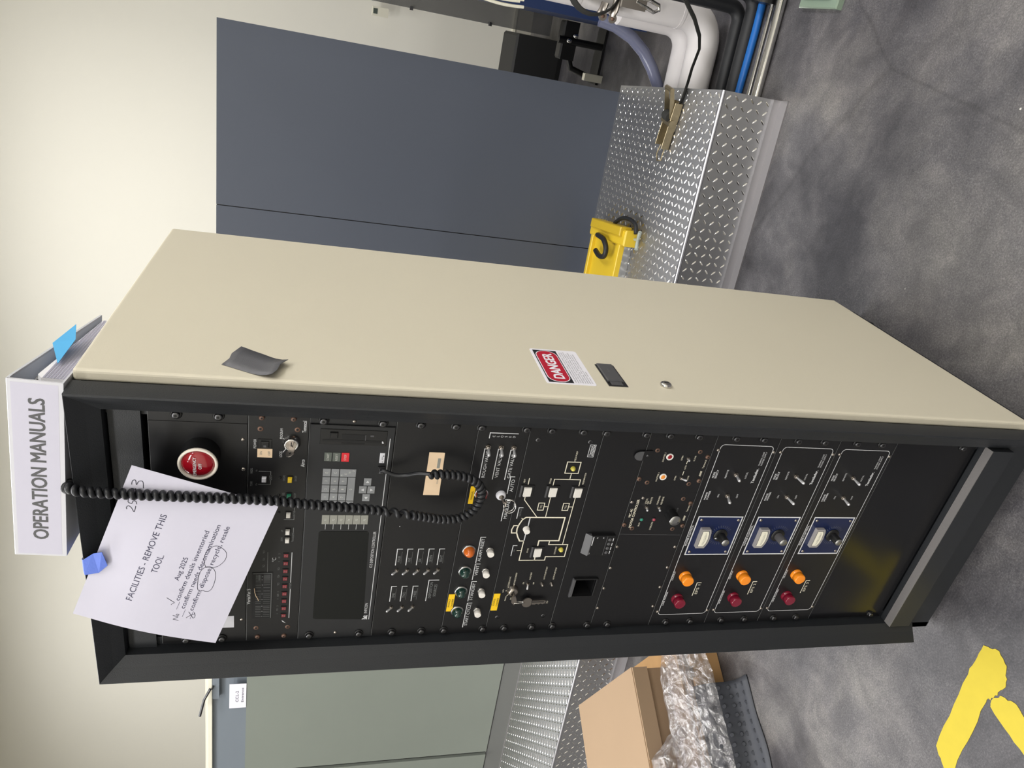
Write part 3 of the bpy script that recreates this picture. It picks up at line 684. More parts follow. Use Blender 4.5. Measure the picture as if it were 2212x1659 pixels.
# bar-meter window
b = MB(); b.box(-187, -78, 1537, 1571, 0, .6, darkhole); b.stroke([(-81, 1569), (-81, 1539), (-186, 1539)], .8, silkd, .8)
xs = [-182, -178, -173, -170, -165, -161, -157, -150, -146, -141, -137, -133, -128, -121, -113, -107, -102, -98, -95, -92, -90, -88, -86, -84]
for i, x in enumerate(xs):
    b.stroke([(x, 1565), (x, 1556)], .5, silkd, .8); b.stroke([(x, 1552), (x, 1541)], .5, silkd, .8)
    if i % 3 == 0: b.text(str(i//3+1), x, 1553, 2.2, silk, w=.8)
b.text('MICRONS', -90, 1558, 2.4, silkd, 12, w=.85, rot=0)
b.tube([(-114, 1567, 1.5), (-122, 1566, 3), (-130, 1564, 3.4), (-137, 1561, 2.4), (-143, 1560, 1.2)], .6, ivory, 6)
b.build('bar_meter', r)
ds = MB(); ds.box(-45.5, -35.5, 1512, 1522, 0, 1, darkhole); ds.box(-44, -37, 1513.5, 1520.5, 1, 1.5, redled); ds.stroke([(-42.5, 1519), (-38.8, 1519), (-42.5, 1515), (-38.8, 1515)], .5, silkd, 1.6); dso = ds.build('digit_switch', r)
repeat(dso, [(-17.6*i, 0) for i in range(1, 9)], r)
b = MB(); b.prism([(-201, 1513), (-196, 1517), (-194, 1520), (-198, 1518)], 0, .1, silk); b.build('paint_chip', r)
chassis(r, 1491, 1580)

# ---------------------------------------------------------------- deposition controller, z 1358-1491
r, f = module('deposition_controller', 'charcoal deposition controller with dark screen, keypad and disk drive', 'instrument', 1357.8, 1491.1, icblk)
f.box(-219, 226, 1359, 1489.5, 0, 3, icblk, .6)
f.stroke([(205, 1365.6), (-195, 1365.6)], 1.1, silk, 3.2)
f.text('INFICON', -166.5, 1370.5, 5.2, silk, 25, w=3.2); f.text('IC/5 DEPOSITION CONTROLLER', -27, 1370.5, 5.2, silk, 82, w=3.2)
f.cyl(-190, 1373.6, 3, 3.15, 4.6, silk, n=20); f.stroke([(-191.8, 1371), (-192, 1374), (-190, 1376), (-188, 1374), (-188.2, 1371)], 1, icblk, 3.3)
for a in (0, PI/2, PI, 3*PI/2): f.box(-190+5.4*math.cos(a+PI/4)-1, -190+5.4*math.cos(a+PI/4)+1, 1373.6+5.4*math.sin(a+PI/4)-1, 1373.6+5.4*math.sin(a+PI/4)+1, 3, 3.12, silk)
for i in range(6): f.stroke([(30, 1456-12.7*i), (19, 1456-12.7*i)], .7, silk, 3.2)
f.build('faceplate', r)
screws(r, 'cup', [(232.5, 1470), (232.5, 1379.5), (-232.5, 1470.5), (-232.5, 1381)], 'rack_screw')
screws(r, 'dome', [(233, 1424), (-229, 1424)], 'guide_pin')
pts = []
for cx, cy, a0 in ((10, 1461, 0), (-185, 1461, PI/2), (-189, 1381, PI), (10, 1388, 3*PI/2)):
    for k in range(6): a = a0+k*PI/10; pts.append((cx+5*math.cos(a), cy+5*math.sin(a)))
b = MB(); b.prism(pts, 3, 3.5, screenm); b.build('display_screen', r)
b = MB(); b.box(191, 219, 1371, 1474, 3, 4.2, blkplastic, .5); b.box(196.5, 200.5, 1375, 1470, 4.2, 4.6, darkhole)
b.box(202, 211, 1405, 1441, 4.2, 4.5, darkhole); b.box(192, 195, 1405, 1441, 4.2, 4.5, darkhole); b.box(201, 211.5, 1404, 1405, 4.2, 5.5, greyplastic); b.prism([(196, 1375), (200, 1376.5), (200, 1378.5), (196, 1378)], 4.6, 4.9, silk)
fd = b.build('disk_drive', r)
b = MB(); b.box(204, 214, 1447, 1459, 4.2, 7.5, blkplastic, 1); b.build('eject_button', fd)
b = MB(); b.box(208, 211, 1391.5, 1397, 4.2, 5, greyplastic, .3); b.build('drive_led', fd)
def ic_key(u0, u1, v0, v1, m, t=None, th=4, wd=None, fn=None):
    b = MB(); b.box(u0, u1, v0, v1, 3, 4, m, .25)
    if t: b.text(t, (u0+u1)/2, (v0+v1)/2-th*.43, th, legend, wd, w=4.15)
    if fn: fn(b)
    return b.build('key', r)
ic_key(158.5, 175, 1454, 1465.5, keydark, 'START', 3.6, 13); ic_key(158.5, 175, 1440.6, 1452.4, keydark, 'RESET', 3.6, 13); ic_key(158.5, 175, 1427, 1439, keyred, 'STOP', 3.8, 11)
rows = [(1454, 1466, '123E'), (1440.6, 1452.6, '456C'), (1427.2, 1439.2, '789')]
cols = [(80.5, 95), (96.5, 111), (112.5, 127.3), (128.8, 143.5)]
for v0, v1, s in rows:
    for (u0, u1), ch in zip(cols, s): ic_key(u0, u1, v0, v1, keygrey, ch, 4.4)
    ic_key(64.5, 79, v0, v1, keygrey)
ic_key(64.5, 79, 1414, 1425.8, keygrey)
def menu(b):
    for i, ch in enumerate('MENU'): b.text(ch, 131.6+i*3, 1434.5-i*6, 3.6, legend, w=4.15)
ic_key(128.8, 143.5, 1414, 1439.2, keygrey, fn=menu); ic_key(80.5, 127.3, 1414, 1425.8, keygrey, '0', 4.4)
def tri(cx, cy, a):
    return lambda b: b.add([(cx+3.3*math.cos(a+k*2*PI/3), cy+3.3*math.sin(a+k*2*PI/3), 4.15) for k in range(3)], [(0, 1, 2)], silk)
for u0, v0, a in ((112, 1388, 0), (96, 1394.5, PI/2), (96, 1381, -PI/2), (80, 1388, PI)):
    ic_key(u0, u0+14.5, v0, v0+12, keygrey, fn=tri(u0+7.2, v0+6, a))
for i in range(6): ic_key(30.5, 49.5, 1450.4-12.75*i, 1462.4-12.75*i, keytan, 'F%d' % (i+1), 4)
b = MB(); b.box(158, 177, 1371, 1379, 3, 4.6, whiteplas, .4); b.text('KEY', 168, 1373.5, 2.4, signblack, 6, w=4.8); b.cyl(172, 1373, 4.6, 4.8, 1, darkhole, n=10); b.cyl(160.5, 1374, 4.6, 4.8, .8, darkhole, n=10); b.build('white_label_tag', r)
b = MB(); b.box(138, 151, 1369, 1380, 3, 6, blkplastic, .8); b.box(140, 149, 1371, 1378, 6, 10, greyplastic, 1); b.build('handset_jack', r)
chassis(r, 1358, 1491)

# ---------------------------------------------------------------- deposition sources panel, z 1224-1358
r, f = module('source_select_panel', 'black panel with eight small toggles labelled ONE to EIGHT and ivory sticker', 'control panel', 1224.4, 1357.8)
low = [('ONE', 1331), ('TWO', 1311.5), ('THREE', 1291.5)]
for t, v in low:
    bracket(f, -154.5, v, -117); f.text(t, -145, v-7.6, 5, silkd, None, 'L'); f.stroke([(-151, v-9.2), (-122, v-9.2)], .35, silkd)
up = [('FOUR', 1329.5), ('FIVE', 1311), ('SIX', 1292), ('SEVEN', 1273), ('EIGHT', 1254)]
for t, v in up:
    bracket(f, -66, v, -28); f.text(t, -58, v-7.6, 5, silkd, None, 'L'); f.stroke([(-62, v-9.2), (-34, v-9.2)], .35, silkd)
bracket(f, -155, 1264, -103, d=19); f.text('DEPOSITION', -148, 1255.5, 5.5, silkd, 40, 'L'); f.text('SOURCES', -144, 1247, 5.5, silkd, 30, 'L')
f.dome(23, 1331, 0, .9, .3, silk, 8); f.build('faceplate', r)
screws(r, 'cup', [(232.5, 1319.5), (232.5, 1262.5), (-232.5, 1319.5), (-232.5, 1263), (-232.5, 1219.5), (232.5, 1219.5)], 'rack_screw')
t0 = toggle(r, -168.5, 1327, .5, 8, 15, False)
repeat(t0, [(0, -20), (0, -40), (91, -1), (91, -19.5), (91, -39), (91, -58), (91.5, -76)], r)
b = MB(); b.prism([(92, 1299), (92, 1271.5), (179, 1273), (179.5, 1277), (179.5, 1299)], 0, .5, ivory)
b.text('SOURCES 1 - 8', 128, 1277, 2.6, keytan, 24, w=.7); b.box(148, 168, 1278, 1283, .5, .6, keytan); b.build('ivory_sticker', r)

# ---------------------------------------------------------------- start / vent panel, z 1135-1224
r, f = module('cycle_start_panel', 'black panel with green, orange and red domes over white push buttons', 'control panel', 1135.6, 1224.4)
for u0, u1, t, wd in ((-228, -163.5, 'START CYCLE', 56), (-159, -108.5, 'STANDBY', 44), (-104, -65, 'VENT', 25), (-62.5, -1, 'ALARM RESET', 54)):
    bracket(f, u0, 1182.5, u1); f.text(t, u1-3.5, 1174.5, 6, silk, wd, 'R')
f.stroke([(211, 1203), (222, 1203), (222, 1154)], 1.5, silk)
for i, ch in enumerate('CLOSED'): f.text(ch, 215.5, 1193.5-i*7, 4.6, silk)
for v, t, wd, u1 in ((1207, 'ROUGH VALVE', 55, 190), (1183.5, 'VENT VALVE', 50, 190), (1161.5, 'GATE VALVE', 50, 189)):
    f.stroke([(127.5, v), (u1, v), (u1, v-6)], 1.5, silk); f.text(t, 131, v-9, 6, silk, wd, 'L')
bracket(f, 97, 1151.5, 134, d=8); f.text('AUTO', 102, 1142.5, 6.4, silk, 26, 'L')
bracket(f, 36, 1151.5, 85, d=9); f.text('MANUAL', 42, 1142.5, 6.4, silk, 40, 'L'); f.build('faceplate', r)
screws(r, 'cup', [(232.5, 1142.5), (-232.5, 1142)], 'rack_screw')
def pilot(u, v, m, nm='pilot_lamp'):
    b = MB(); b.lathe(u, v, [(12.6, 0), (12.6, 1.5), (11.4, 3.2), (10.4, 3.2)], alu, 30); o = b.build(nm, r)
    l = MB(); l.dome(u, v, 2.5, 10.6, 13.5, m, 30, 8); l.build('domed_lens', o); return o
g0 = pilot(-183, 1200, greendome); repeat(g0, [(51, 0), (101, 0)], r)
pilot(-31.5, 1200, orangedome); pilot(97, 1198, redlens)
b = MB(); b.lathe(-183, 1161, [(6.6, 0), (6.6, 3), (5.8, 3)], chrome, 24); b.lathe(-183, 1161, [(5.6, 2), (5.6, 4), (6.3, 4.3), (6.3, 13.2), (5.6, 14)], whitecap, 24); w0 = b.build('push_button', r)
repeat(w0, [(51, 0), (101, 0), (151.5, 0)], r)
t0 = toggle(r, 194, 1202, -5, 1, 17); repeat(t0, [(0, -22.5), (0, -44.5)], r)
def ylab(pr, u0, u1, v0, v1, lines, nm='yellow_label'):
    b = MB(); b.box(u0, u1, v0, v1, 0, .4, yellowlab); n = len(lines); h = (v1-v0)/n
    for i, t in enumerate(lines): b.text(t, (u0+u1)/2, v1-h*(i+.5)-1.9, 3.6, signblack, len(t)*3.1, w=.6)
    return b.build(nm, pr)
ylab(r, -184, -140, 1209.5, 1221.5, ['PRODUCT', 'CHAMBER']); ylab(r, 74, 112, 1210, 1218.5, ['MANUAL']); ylab(r, -185, -141, 1120.8, 1133.5, ['SOURCE', 'CHAMBER'])
b = MB(); b.lathe(95, 1162.5, [(9, 0), (9, 2), (8.3, 5), (7, 7), (3, 7.4)], whiteplas, 28); b.cyl(95, 1162.5, 6.5, 8, 4.5, nickel, n=20); b.build('key_switch', r)
kr = thing('key_with_ring', (.09, -.02, 1.148), 'small key with split ring hanging from the AUTO MANUAL switch', 'key')
b = MB(); b.seg((95, 1162.5, 7), (92, 1160, 20), 2.2, 2.2, nickel, 8); b.box(86, 95, 1156, 1158.5, 16, 24, nickel, .8); b.build('key_blade', kr)
b = MB(); b.tube([(82+14*math.cos(a), 1147+10*math.sin(a), 17-6*math.sin(a)*.4) for a in [i*2*PI/28 for i in range(28)]], .8, chrome, 8, closed=True)
b.tube([(83.5+13*math.cos(a), 1148+10*math.sin(a), 15.5) for a in [i*2*PI/28 for i in range(28)]], .8, chrome, 8, closed=True); b.build('split_ring', kr)

# ---------------------------------------------------------------- vacuum schematic panel, z 1002-1135
r, f = module('vacuum_schematic_panel', 'black panel with cream vacuum-system flow diagram and white rocker buttons', 'control panel', 1002.2, 1135.6)
C_ = silkc
f.stroke([(144.5, 1029.5), (144.5, 1054.5), (168.5, 1054.5), (168.5, 1029.5)], 1.7, C_, closed=True)
f.text('MECH PUMP', 181, 1040, 3.2, C_, 21); f.stroke([(143.5, 1042), (131, 1042)], 1.5, C_)
f.stroke([(117.5, 1070.5), (131, 1070.5), (131, 1021.5), (117, 1021.5)], 1.5, C_)
f.text('REGENERATION', 133.5, 1013.5, 3, C_, 25); f.text('ROUGH', 127, 1076, 3, C_, 11); f.text('VENT', 126, 1123.5, 3, C_, 8.5)
f.stroke([(118, 1117), (132, 1117)], 1.5, C_); f.stroke([(92, 1117), (84.5, 1117), (46, 1086)], 1.5, C_)
for v, t in ((1083, 'TC2'), (1036, 'TC1')):
    f.stroke([(62, v-5.5), (62, v+5.5), (78, v+5.5), (78, v-5.5)], 1.5, C_, closed=True); f.text(t, 70, v-1.8, 3.4, C_, 8); f.stroke([(70, v-5.5), (70, v-13.3)], 1.4, C_)
f.stroke([(92, 1069.5), (46, 1069.5)], 1.5, C_); f.stroke([(92, 1022), (-18, 1022)], 1.5, C_)
f.stroke([(42, 1123.5), (67, 1123.5), (67, 1115.5)], 1.5, silk); f.text('G2,TC3', 56, 1117.5, 3.2, silkd, 16); f.stroke([(43.5, 1114.5), (41, 1111)], 1.3, C_)
f.stroke([(-10, 1099), (-10, 1108), (0, 1113.5), (10, 1117.5), (19, 1118.3), (28, 1116.5), (40, 1112), (45.2, 1106), (45.2, 1031.5), (-9.5, 1031.5), (-9.5, 1070.5), (-22, 1070.5)], 2.5, C_)
f.stroke([(9, 1118), (9, 1127), (17, 1128), (26, 1125.5), (26, 1117.5)], 2.2, C_)
f.stroke([(44, 1098.5), (23, 1098.5)], 2, silk); f.stroke([(12, 1099.5), (-10, 1099.5)], 2, silk)
f.stroke([(-10, 1100), (-57, 1100), (-57, 1049.5), (-48.5, 1049.5), (-48.5, 1011.5), (-19, 1011.5), (-19, 1049.5), (-10, 1049.5)], 1.9, C_)
f.stroke([(-47, 1070), (-57, 1070)], 2.2, C_); f.text('HI VAC', -33, 1086.5, 3, C_, 11); f.text('CRYO PUMP', -33.5, 1031.5, 3.2, C_, 19)
f.stroke([(-46, 1118), (-21, 1118), (-21, 1110)], 1.4, silk); f.text('G1', -33, 1112.5, 3, silkd, 4.5); f.stroke([(-33, 1109), (-33, 1100)], 1.3, C_)
f.text('LOCKED HI VAC', -110, 1107.5, 3, C_, 25); f.text('LOCKED STANDBY', -103, 1097, 3, C_, 31)
f.text('AUTO VENT', -97, 1067.5, 3, C_, 19); f.text('ON', -115, 1078.5, 3, C_, 4.5); f.text('OFF', -115.5, 1058, 3, C_, 5.5)
f.text('AUTO PUMP START', -90, 1039, 3, C_, 33); f.text('AUTO PUMP STOP', -91.5, 1020, 3, C_, 31)
f.text('AUTO', -134, 1115.5, 2.8, C_, 8); f.text('MANUAL', -154, 1107.5, 2.8, C_, 12); f.text('OFF', -155, 1096.5, 2.8, C_, 6)
f.text('BYPASS', -169, 1067.5, 2.8, C_, 11); f.text('RUN', -165, 1039.5, 2.8, C_, 6); f.text('STOP', -166.5, 1019.5, 2.8, C_, 7)
for a, c in ((( -134, 1112), (-134, 1107)), ((-124, 1109), (-127, 1106)), ((-121, 1098), (-117, 1098)), ((-147, 1108), (-144, 1105))): f.stroke([a, c], 1.3, C_)
f.box(180, 206, 1009.5, 1021, 0, .3, silk); f.box(181, 205, 1010.4, 1020.1, .3, .35, panelblk)
f.text('Temescal', 193, 1015.6, 3.4, silk, 20, w=.5, bold=.12)
for i in range(8): f.add([(182.5+2.8*i, 1011.2, .5), (184+2.8*i, 1011.2, .5), (186+2.8*i, 1014.8, .5), (184.5+2.8*i, 1014.8, .5)], [(0, 1, 2, 3)], silk)
f.build('faceplate', r)
screws(r, 'cup', [(232.5, 1098), (232.5, 1041), (-232.5, 1098), (-232.5, 1041), (-232.5, 1130), (232.5, 1131)][:4], 'rack_screw')
screws(r, 'darkflat', [(211, 1117), (211, 1022), (-204, 1116), (-204, 1021)])
b = MB(); b.box(92, 117.5, 1104.5, 1129.5, 0, 2.2, blkplastic, .5); b.box(92.5, 117, 1126.5, 1129, 2.2, 3, greyplastic); o = b.build('rocker_button', r)
b = MB(); b.add([(94.5, 1109, 2.2), (113.5, 1109, 2.2), (113.5, 1123, 2.2), (94.5, 1123, 2.2), (95, 1109.3, 4.2), (113, 1109.3, 4.2), (113, 1122.5, 5.6), (95, 1122.5, 5.6)], [(3, 2, 1, 0), (4, 5, 6, 7), (0, 1, 5, 4), (1, 2, 6, 5), (2, 3, 7, 6), (3, 0, 4, 7)], whitecap); b.build('white_cap', o)
repeat(o, [(0, -47.5), (-.5, -95), (-140.5, -47.8)], r)
b = MB(); b.lathe(18.5, 1101, [(6.2, 0), (6.2, 2), (5.4, 2.4), (5.6, 9), (4.9, 9.8)], whitecap, 22); b.build('push_button', r)
for u, v, nm in ((155, 1041.5, 'yellow_led'), (-31, 1022.5, 'yellow_led')):
    b = MB(); b.dome(u, v, 0, 4.7, 6.5, yellowled, 20); b.build(nm, r)
toggle(r, -117, 1071, -4, 2, 12, False)
for v in (1042.5, 1023): b = MB(); b.lathe(-117, v, [(3.6, 0), (3.6, 2), (2.2, 4), (2.2, 7), (1.2, 7.6)], nickel, 14); b.build('mini_push_button', r)
b = MB(); b.lathe(-132, 1099, [(11.5, 0), (11.5, 3), (9.5, 7), (9, 9), (5, 9.5)], nickel, 30); b.box(-138, -126, 1098.2, 1099.8, 9.3, 9.8, darkhole); b.build('key_switch', r)
kr = thing('key_ring', (-.155, -.03, 1.07), 'ring of two flat metal keys hanging from the lock beside the SOURCE CHAMBER label', 'keys')
b = MB(); b.prism([(-131, 1100), (-138, 1103), (-150, 1101), (-156, 1095), (-150, 1090), (-140, 1093), (-131, 1097)], 14, 16, nickel)
b.box(-134, -130, 1097.8, 1099.4, 9, 16, nickel); b.build('key', kr)
b = MB(); b.tube([(-153+3*math.sin(a), 1085+12*math.cos(a), 13+5*math.sin(a)) for a in [i*2*PI/28 for i in range(28)]], .9, chrome, 8, closed=True); b.build('ring', kr)
b = MB(); n = 20; hd = [(-158+11.5*math.cos(a)*1.05, 1066+10.5*math.sin(a)) for a in [i*2*PI/n for i in range(n)]]
hd = [p for p in hd if not (p[1] < 1058 and abs(p[0]+158) < 7)]
sh_ = [(-153, 1056.5), (-153, 1030), (-155.5, 1027), (-158, 1030), (-160, 1026), (-161.5, 1031), (-163, 1034), (-161, 1038), (-163.5, 1042), (-161.5, 1046), (-163.5, 1050), (-163, 1056.5)]
b.prism(hd, 7, 9, nickel); b.prism(sh_, 7, 9, nickel); b.box(-157.5, -155.5, 1032, 1057, 9, 9.15, darkhole); b.cyl(-158, 1073, 8.9, 9.2, 2.4, darkhole, n=14)
b.build('key', kr)

# ---------------------------------------------------------------- temperature controller panel, z 913-1002
r, f = module('heater_control_panel', 'plain black panel with small digital controller and a square open cut-out', 'control panel', 913.3, 1002.2)
f.fa, f.fm, f.sm, f.v = [], [], [], []
for a in ((-241.3, -151, 913.8, 1001.7), (-104, -40, 913.8, 1001.7), (8, 241.3, 913.8, 1001.7), (-151, -104, 913.8, 930), (-151, -104, 980, 1001.7), (-40, 8, 913.8, 922), (-40, 8, 970, 1001.7)):
    f.box(*a, -3, 0, panelblk)
f.box(-241, 241, 1001.2, 1001.7, 0, .05, silkd); f.build('faceplate', r)
screws(r, 'cup', [(232.5, 998), (-232.5, 997), (232.5, 922.5), (-232.5, 921)], 'rack_screw')
b = MB()
for a in ((-151, -104, 975, 981), (-151, -104, 928, 932), (-152, -149, 930, 979), (-106, -103, 930, 979)): b.box(*a, -2, 5, greyplastic if a[2] > 970 else blkplastic, .5)
b.box(-150, -105, 931, 978, -60, -55, darkhole); b.box(-150, -105, 931, 932.5, -55, -2, blkplastic); b.box(-106.5, -105, 931, 978, -55, -2, greyplastic); b.box(-150, -148.5, 931, 978, -55, -2, blkplastic); b.box(-150, -105, 976.5, 978, -55, -2, blkplastic); b.build('cutout_bezel', r)
b = MB(); b.box(-40, 8, 922, 970, -3, 8, blkplastic, 1); b.box(-38, 6, 968.5, 970.8, -2, 9.5, greyplastic, .5)
b.add([(-40, 970.5, 1), (8, 970.5, 1), (8, 970.5, 9), (-40, 970.5, 9), (-40, 981, 0), (8, 981, 0)], [(0, 3, 4), (1, 5, 2), (3, 2, 5, 4), (0, 1, 5, 4), (0, 1, 2, 3)], greyplastic)
b.box(-15, 6, 966, 967.5, 8, 8.3, silk); b.box(-39, 7, 938.6, 939.6, 8, 8.3, greyplastic)
b.text('SV', 4, 945.5, 2.8, silk, 3.6, w=8.3); b.text('PV', 4, 957.5, 2.8, silk, 3.6, w=8.3); b.text('Ω', -34.5, 966.3, 3.2, silk, 3.6, w=8.3)
for u, t in ((-1, 'AL1'), (-12, 'AL2'), (-22, 'OUT'), (-32, 'SET')): b.box(u-3.4, u+3.4, 925.2, 926.6, 8, 8.2, silk)
o = b.build('digital_controller', r)
b = MB(); b.dome(-1, 932.5, 8, 3.5, 1.6, greyplastic, 16); k = b.build('round_button', o)
for du in (-10.5, -21, -31.5): dup(k, (du/1000, 0, 0), o)

# ---------------------------------------------------------------- shutter / motor controller panel, z 780-913
r, f = module('motor_controller_panel', 'black panel with red and amber shutter lamps, toggles and MOTOR CONTROLLER lettering', 'control panel', 780, 913.3)
f.stroke([(219, 911), (217.5, 782)], .5, darkhole, .1); f.stroke([(109, 913), (107, 782)], .4, darkhole, .1); f.stroke([(6, 913), (4, 782)], .7, greyplastic, .1)
f.text('SHUTTER 2', 185, 871.5, 3.2, C_, 20); f.text('SHUTTER 1', 141, 871.5, 3.2, C_, 20)
for u in (183.5, 138.5): f.text('OPEN', u+1, 835, 3, C_, 10); f.text('CLOSE', u+1, 809, 3, C_, 12)
f.stroke([(178.5, 823.5), (171.5, 823.5)], 1.3, C_); f.stroke([(156, 823.5), (146.5, 823.5)], 1.3, C_); f.text('AUTO', 164, 821.8, 3, C_, 9.5)
f.text('Temescal', 172.5, 785, 3.8, C_, 19); f.text('Temescal', 71, 785, 3.8, C_, 19)
for u0 in (145, 40):
    for i in range(6): f.add([(u0+2*i, 785.5, .35), (u0+2*i+1.1, 785.5, .35), (u0+2*i+2.4, 789.5, .35), (u0+2*i+1.3, 789.5, .35)], [(0, 1, 2, 3)], C_)
f.text('MC-4C', 57.5, 901, 4.8, C_, 20, bold=.15); f.text('MOTOR CONTROLLER', 56, 893.5, 5, C_, 66, bold=.15)
f.text('LOCAL', 85.5, 877.5, 3.4, C_, 13); f.text('OFF', 82.5, 873, 3.4, C_, 8); f.text('REMOTE', 87, 868.2, 3.4, C_, 16)
f.text('FORWARD', 88.5, 853, 3.4, C_, 20); f.text('REVERSE', 87.5, 845, 3.4, C_, 18); f.text('RUN', 30, 877, 3.4, C_, 8.5); f.text('OVERLOAD', 27, 850.5, 3.4, C_, 20)
f.text('PULSE', 64, 807, 3, silkd, 13); f.build('faceplate', r)
screws(r, 'cup', [(232.5, 876), (232.5, 818), (-232.5, 876)][:3], 'rack_screw')
screws(r, 'flat', [(199, 890), (199, 804), (128, 890), (127, 804), (92, 804), (20, 890), (19, 804)])
screws(r, 'brass', [(189, 785.5), (135, 785.5), (136, 908.5), (82, 785.5), (29, 909), (28, 785.5)])
screws(r, 'dome', [(-25, 909), (-79, 908.5), (-133, 908.5), (-187, 908.5), (-26, 784.5), (-80, 784.5), (-133, 784.5), (-187, 784.5), (93, 888), (83, 908)])
b = MB(); b.prism([(178, 899), (199, 899), (198, 917), (178, 917)], .6, 2.4, blkplastic)
b.prism([(179, 917)]+[(188+9.5*math.cos(a), 921+12*math.sin(a)) for a in [PI*(1-i/10) for i in range(11)]]+[(197.5, 917)], 2.4, 4.2, greyplastic); b.dome(188, 907, 2.4, 3, 1.2, steelscr, 14); b.build('pivot_tab', r)
for u, m in ((186.5, redlens), (142, mat('amber_jewel_lens', (222, 140, 60), .25))):
    b = MB(); b.lathe(u, 862, [(6.9, 0), (6.9, 1.6), (5.8, 2.4), (4.6, 1.4)], whitecap, 22); o = b.build('shutter_lamp', r)
    b = MB(); b.dome(u, 862, 1.2, 4.5, 1.2, m, 18); b.build('lamp_lens', o)
t0 = toggle(r, 184, 824, 2, 3, 14, False); t1 = toggle(r, 140, 824, 3, -4, 16, False)
t0 = toggle(r, 71.5, 875, 0, 2, 14, False); repeat(t0, [(0, -26)], r)
for v, m, nm in ((877, greenled, 'green_led'), (851, mat('dull_red_led', (150, 60, 76), .3), 'red_led')):
    b = MB(); b.lathe(42.5, v, [(4.4, 0), (4.2, 1.4), (3.6, 1.4)], blkplastic, 16); b.dome(42.5, v, 1, 3.4, 3, m, 16); b.build(nm, r)
b = MB(); b.lathe(56, 819.5, [(12.5, 0), (12, 3), (11.2, 21)], blkplastic, 40, False); o = b.build('speed_knob', r)
b = MB(); b.lathe(56, 819.5, [(11.2, 20.5), (10.6, 22), (3, 21.6), (.01, 21.6)], alu, 36); b.cyl(52, 812.5, 21.6, 22.1, 1.1, darkhole, n=10); b.build('aluminium_cap', o)

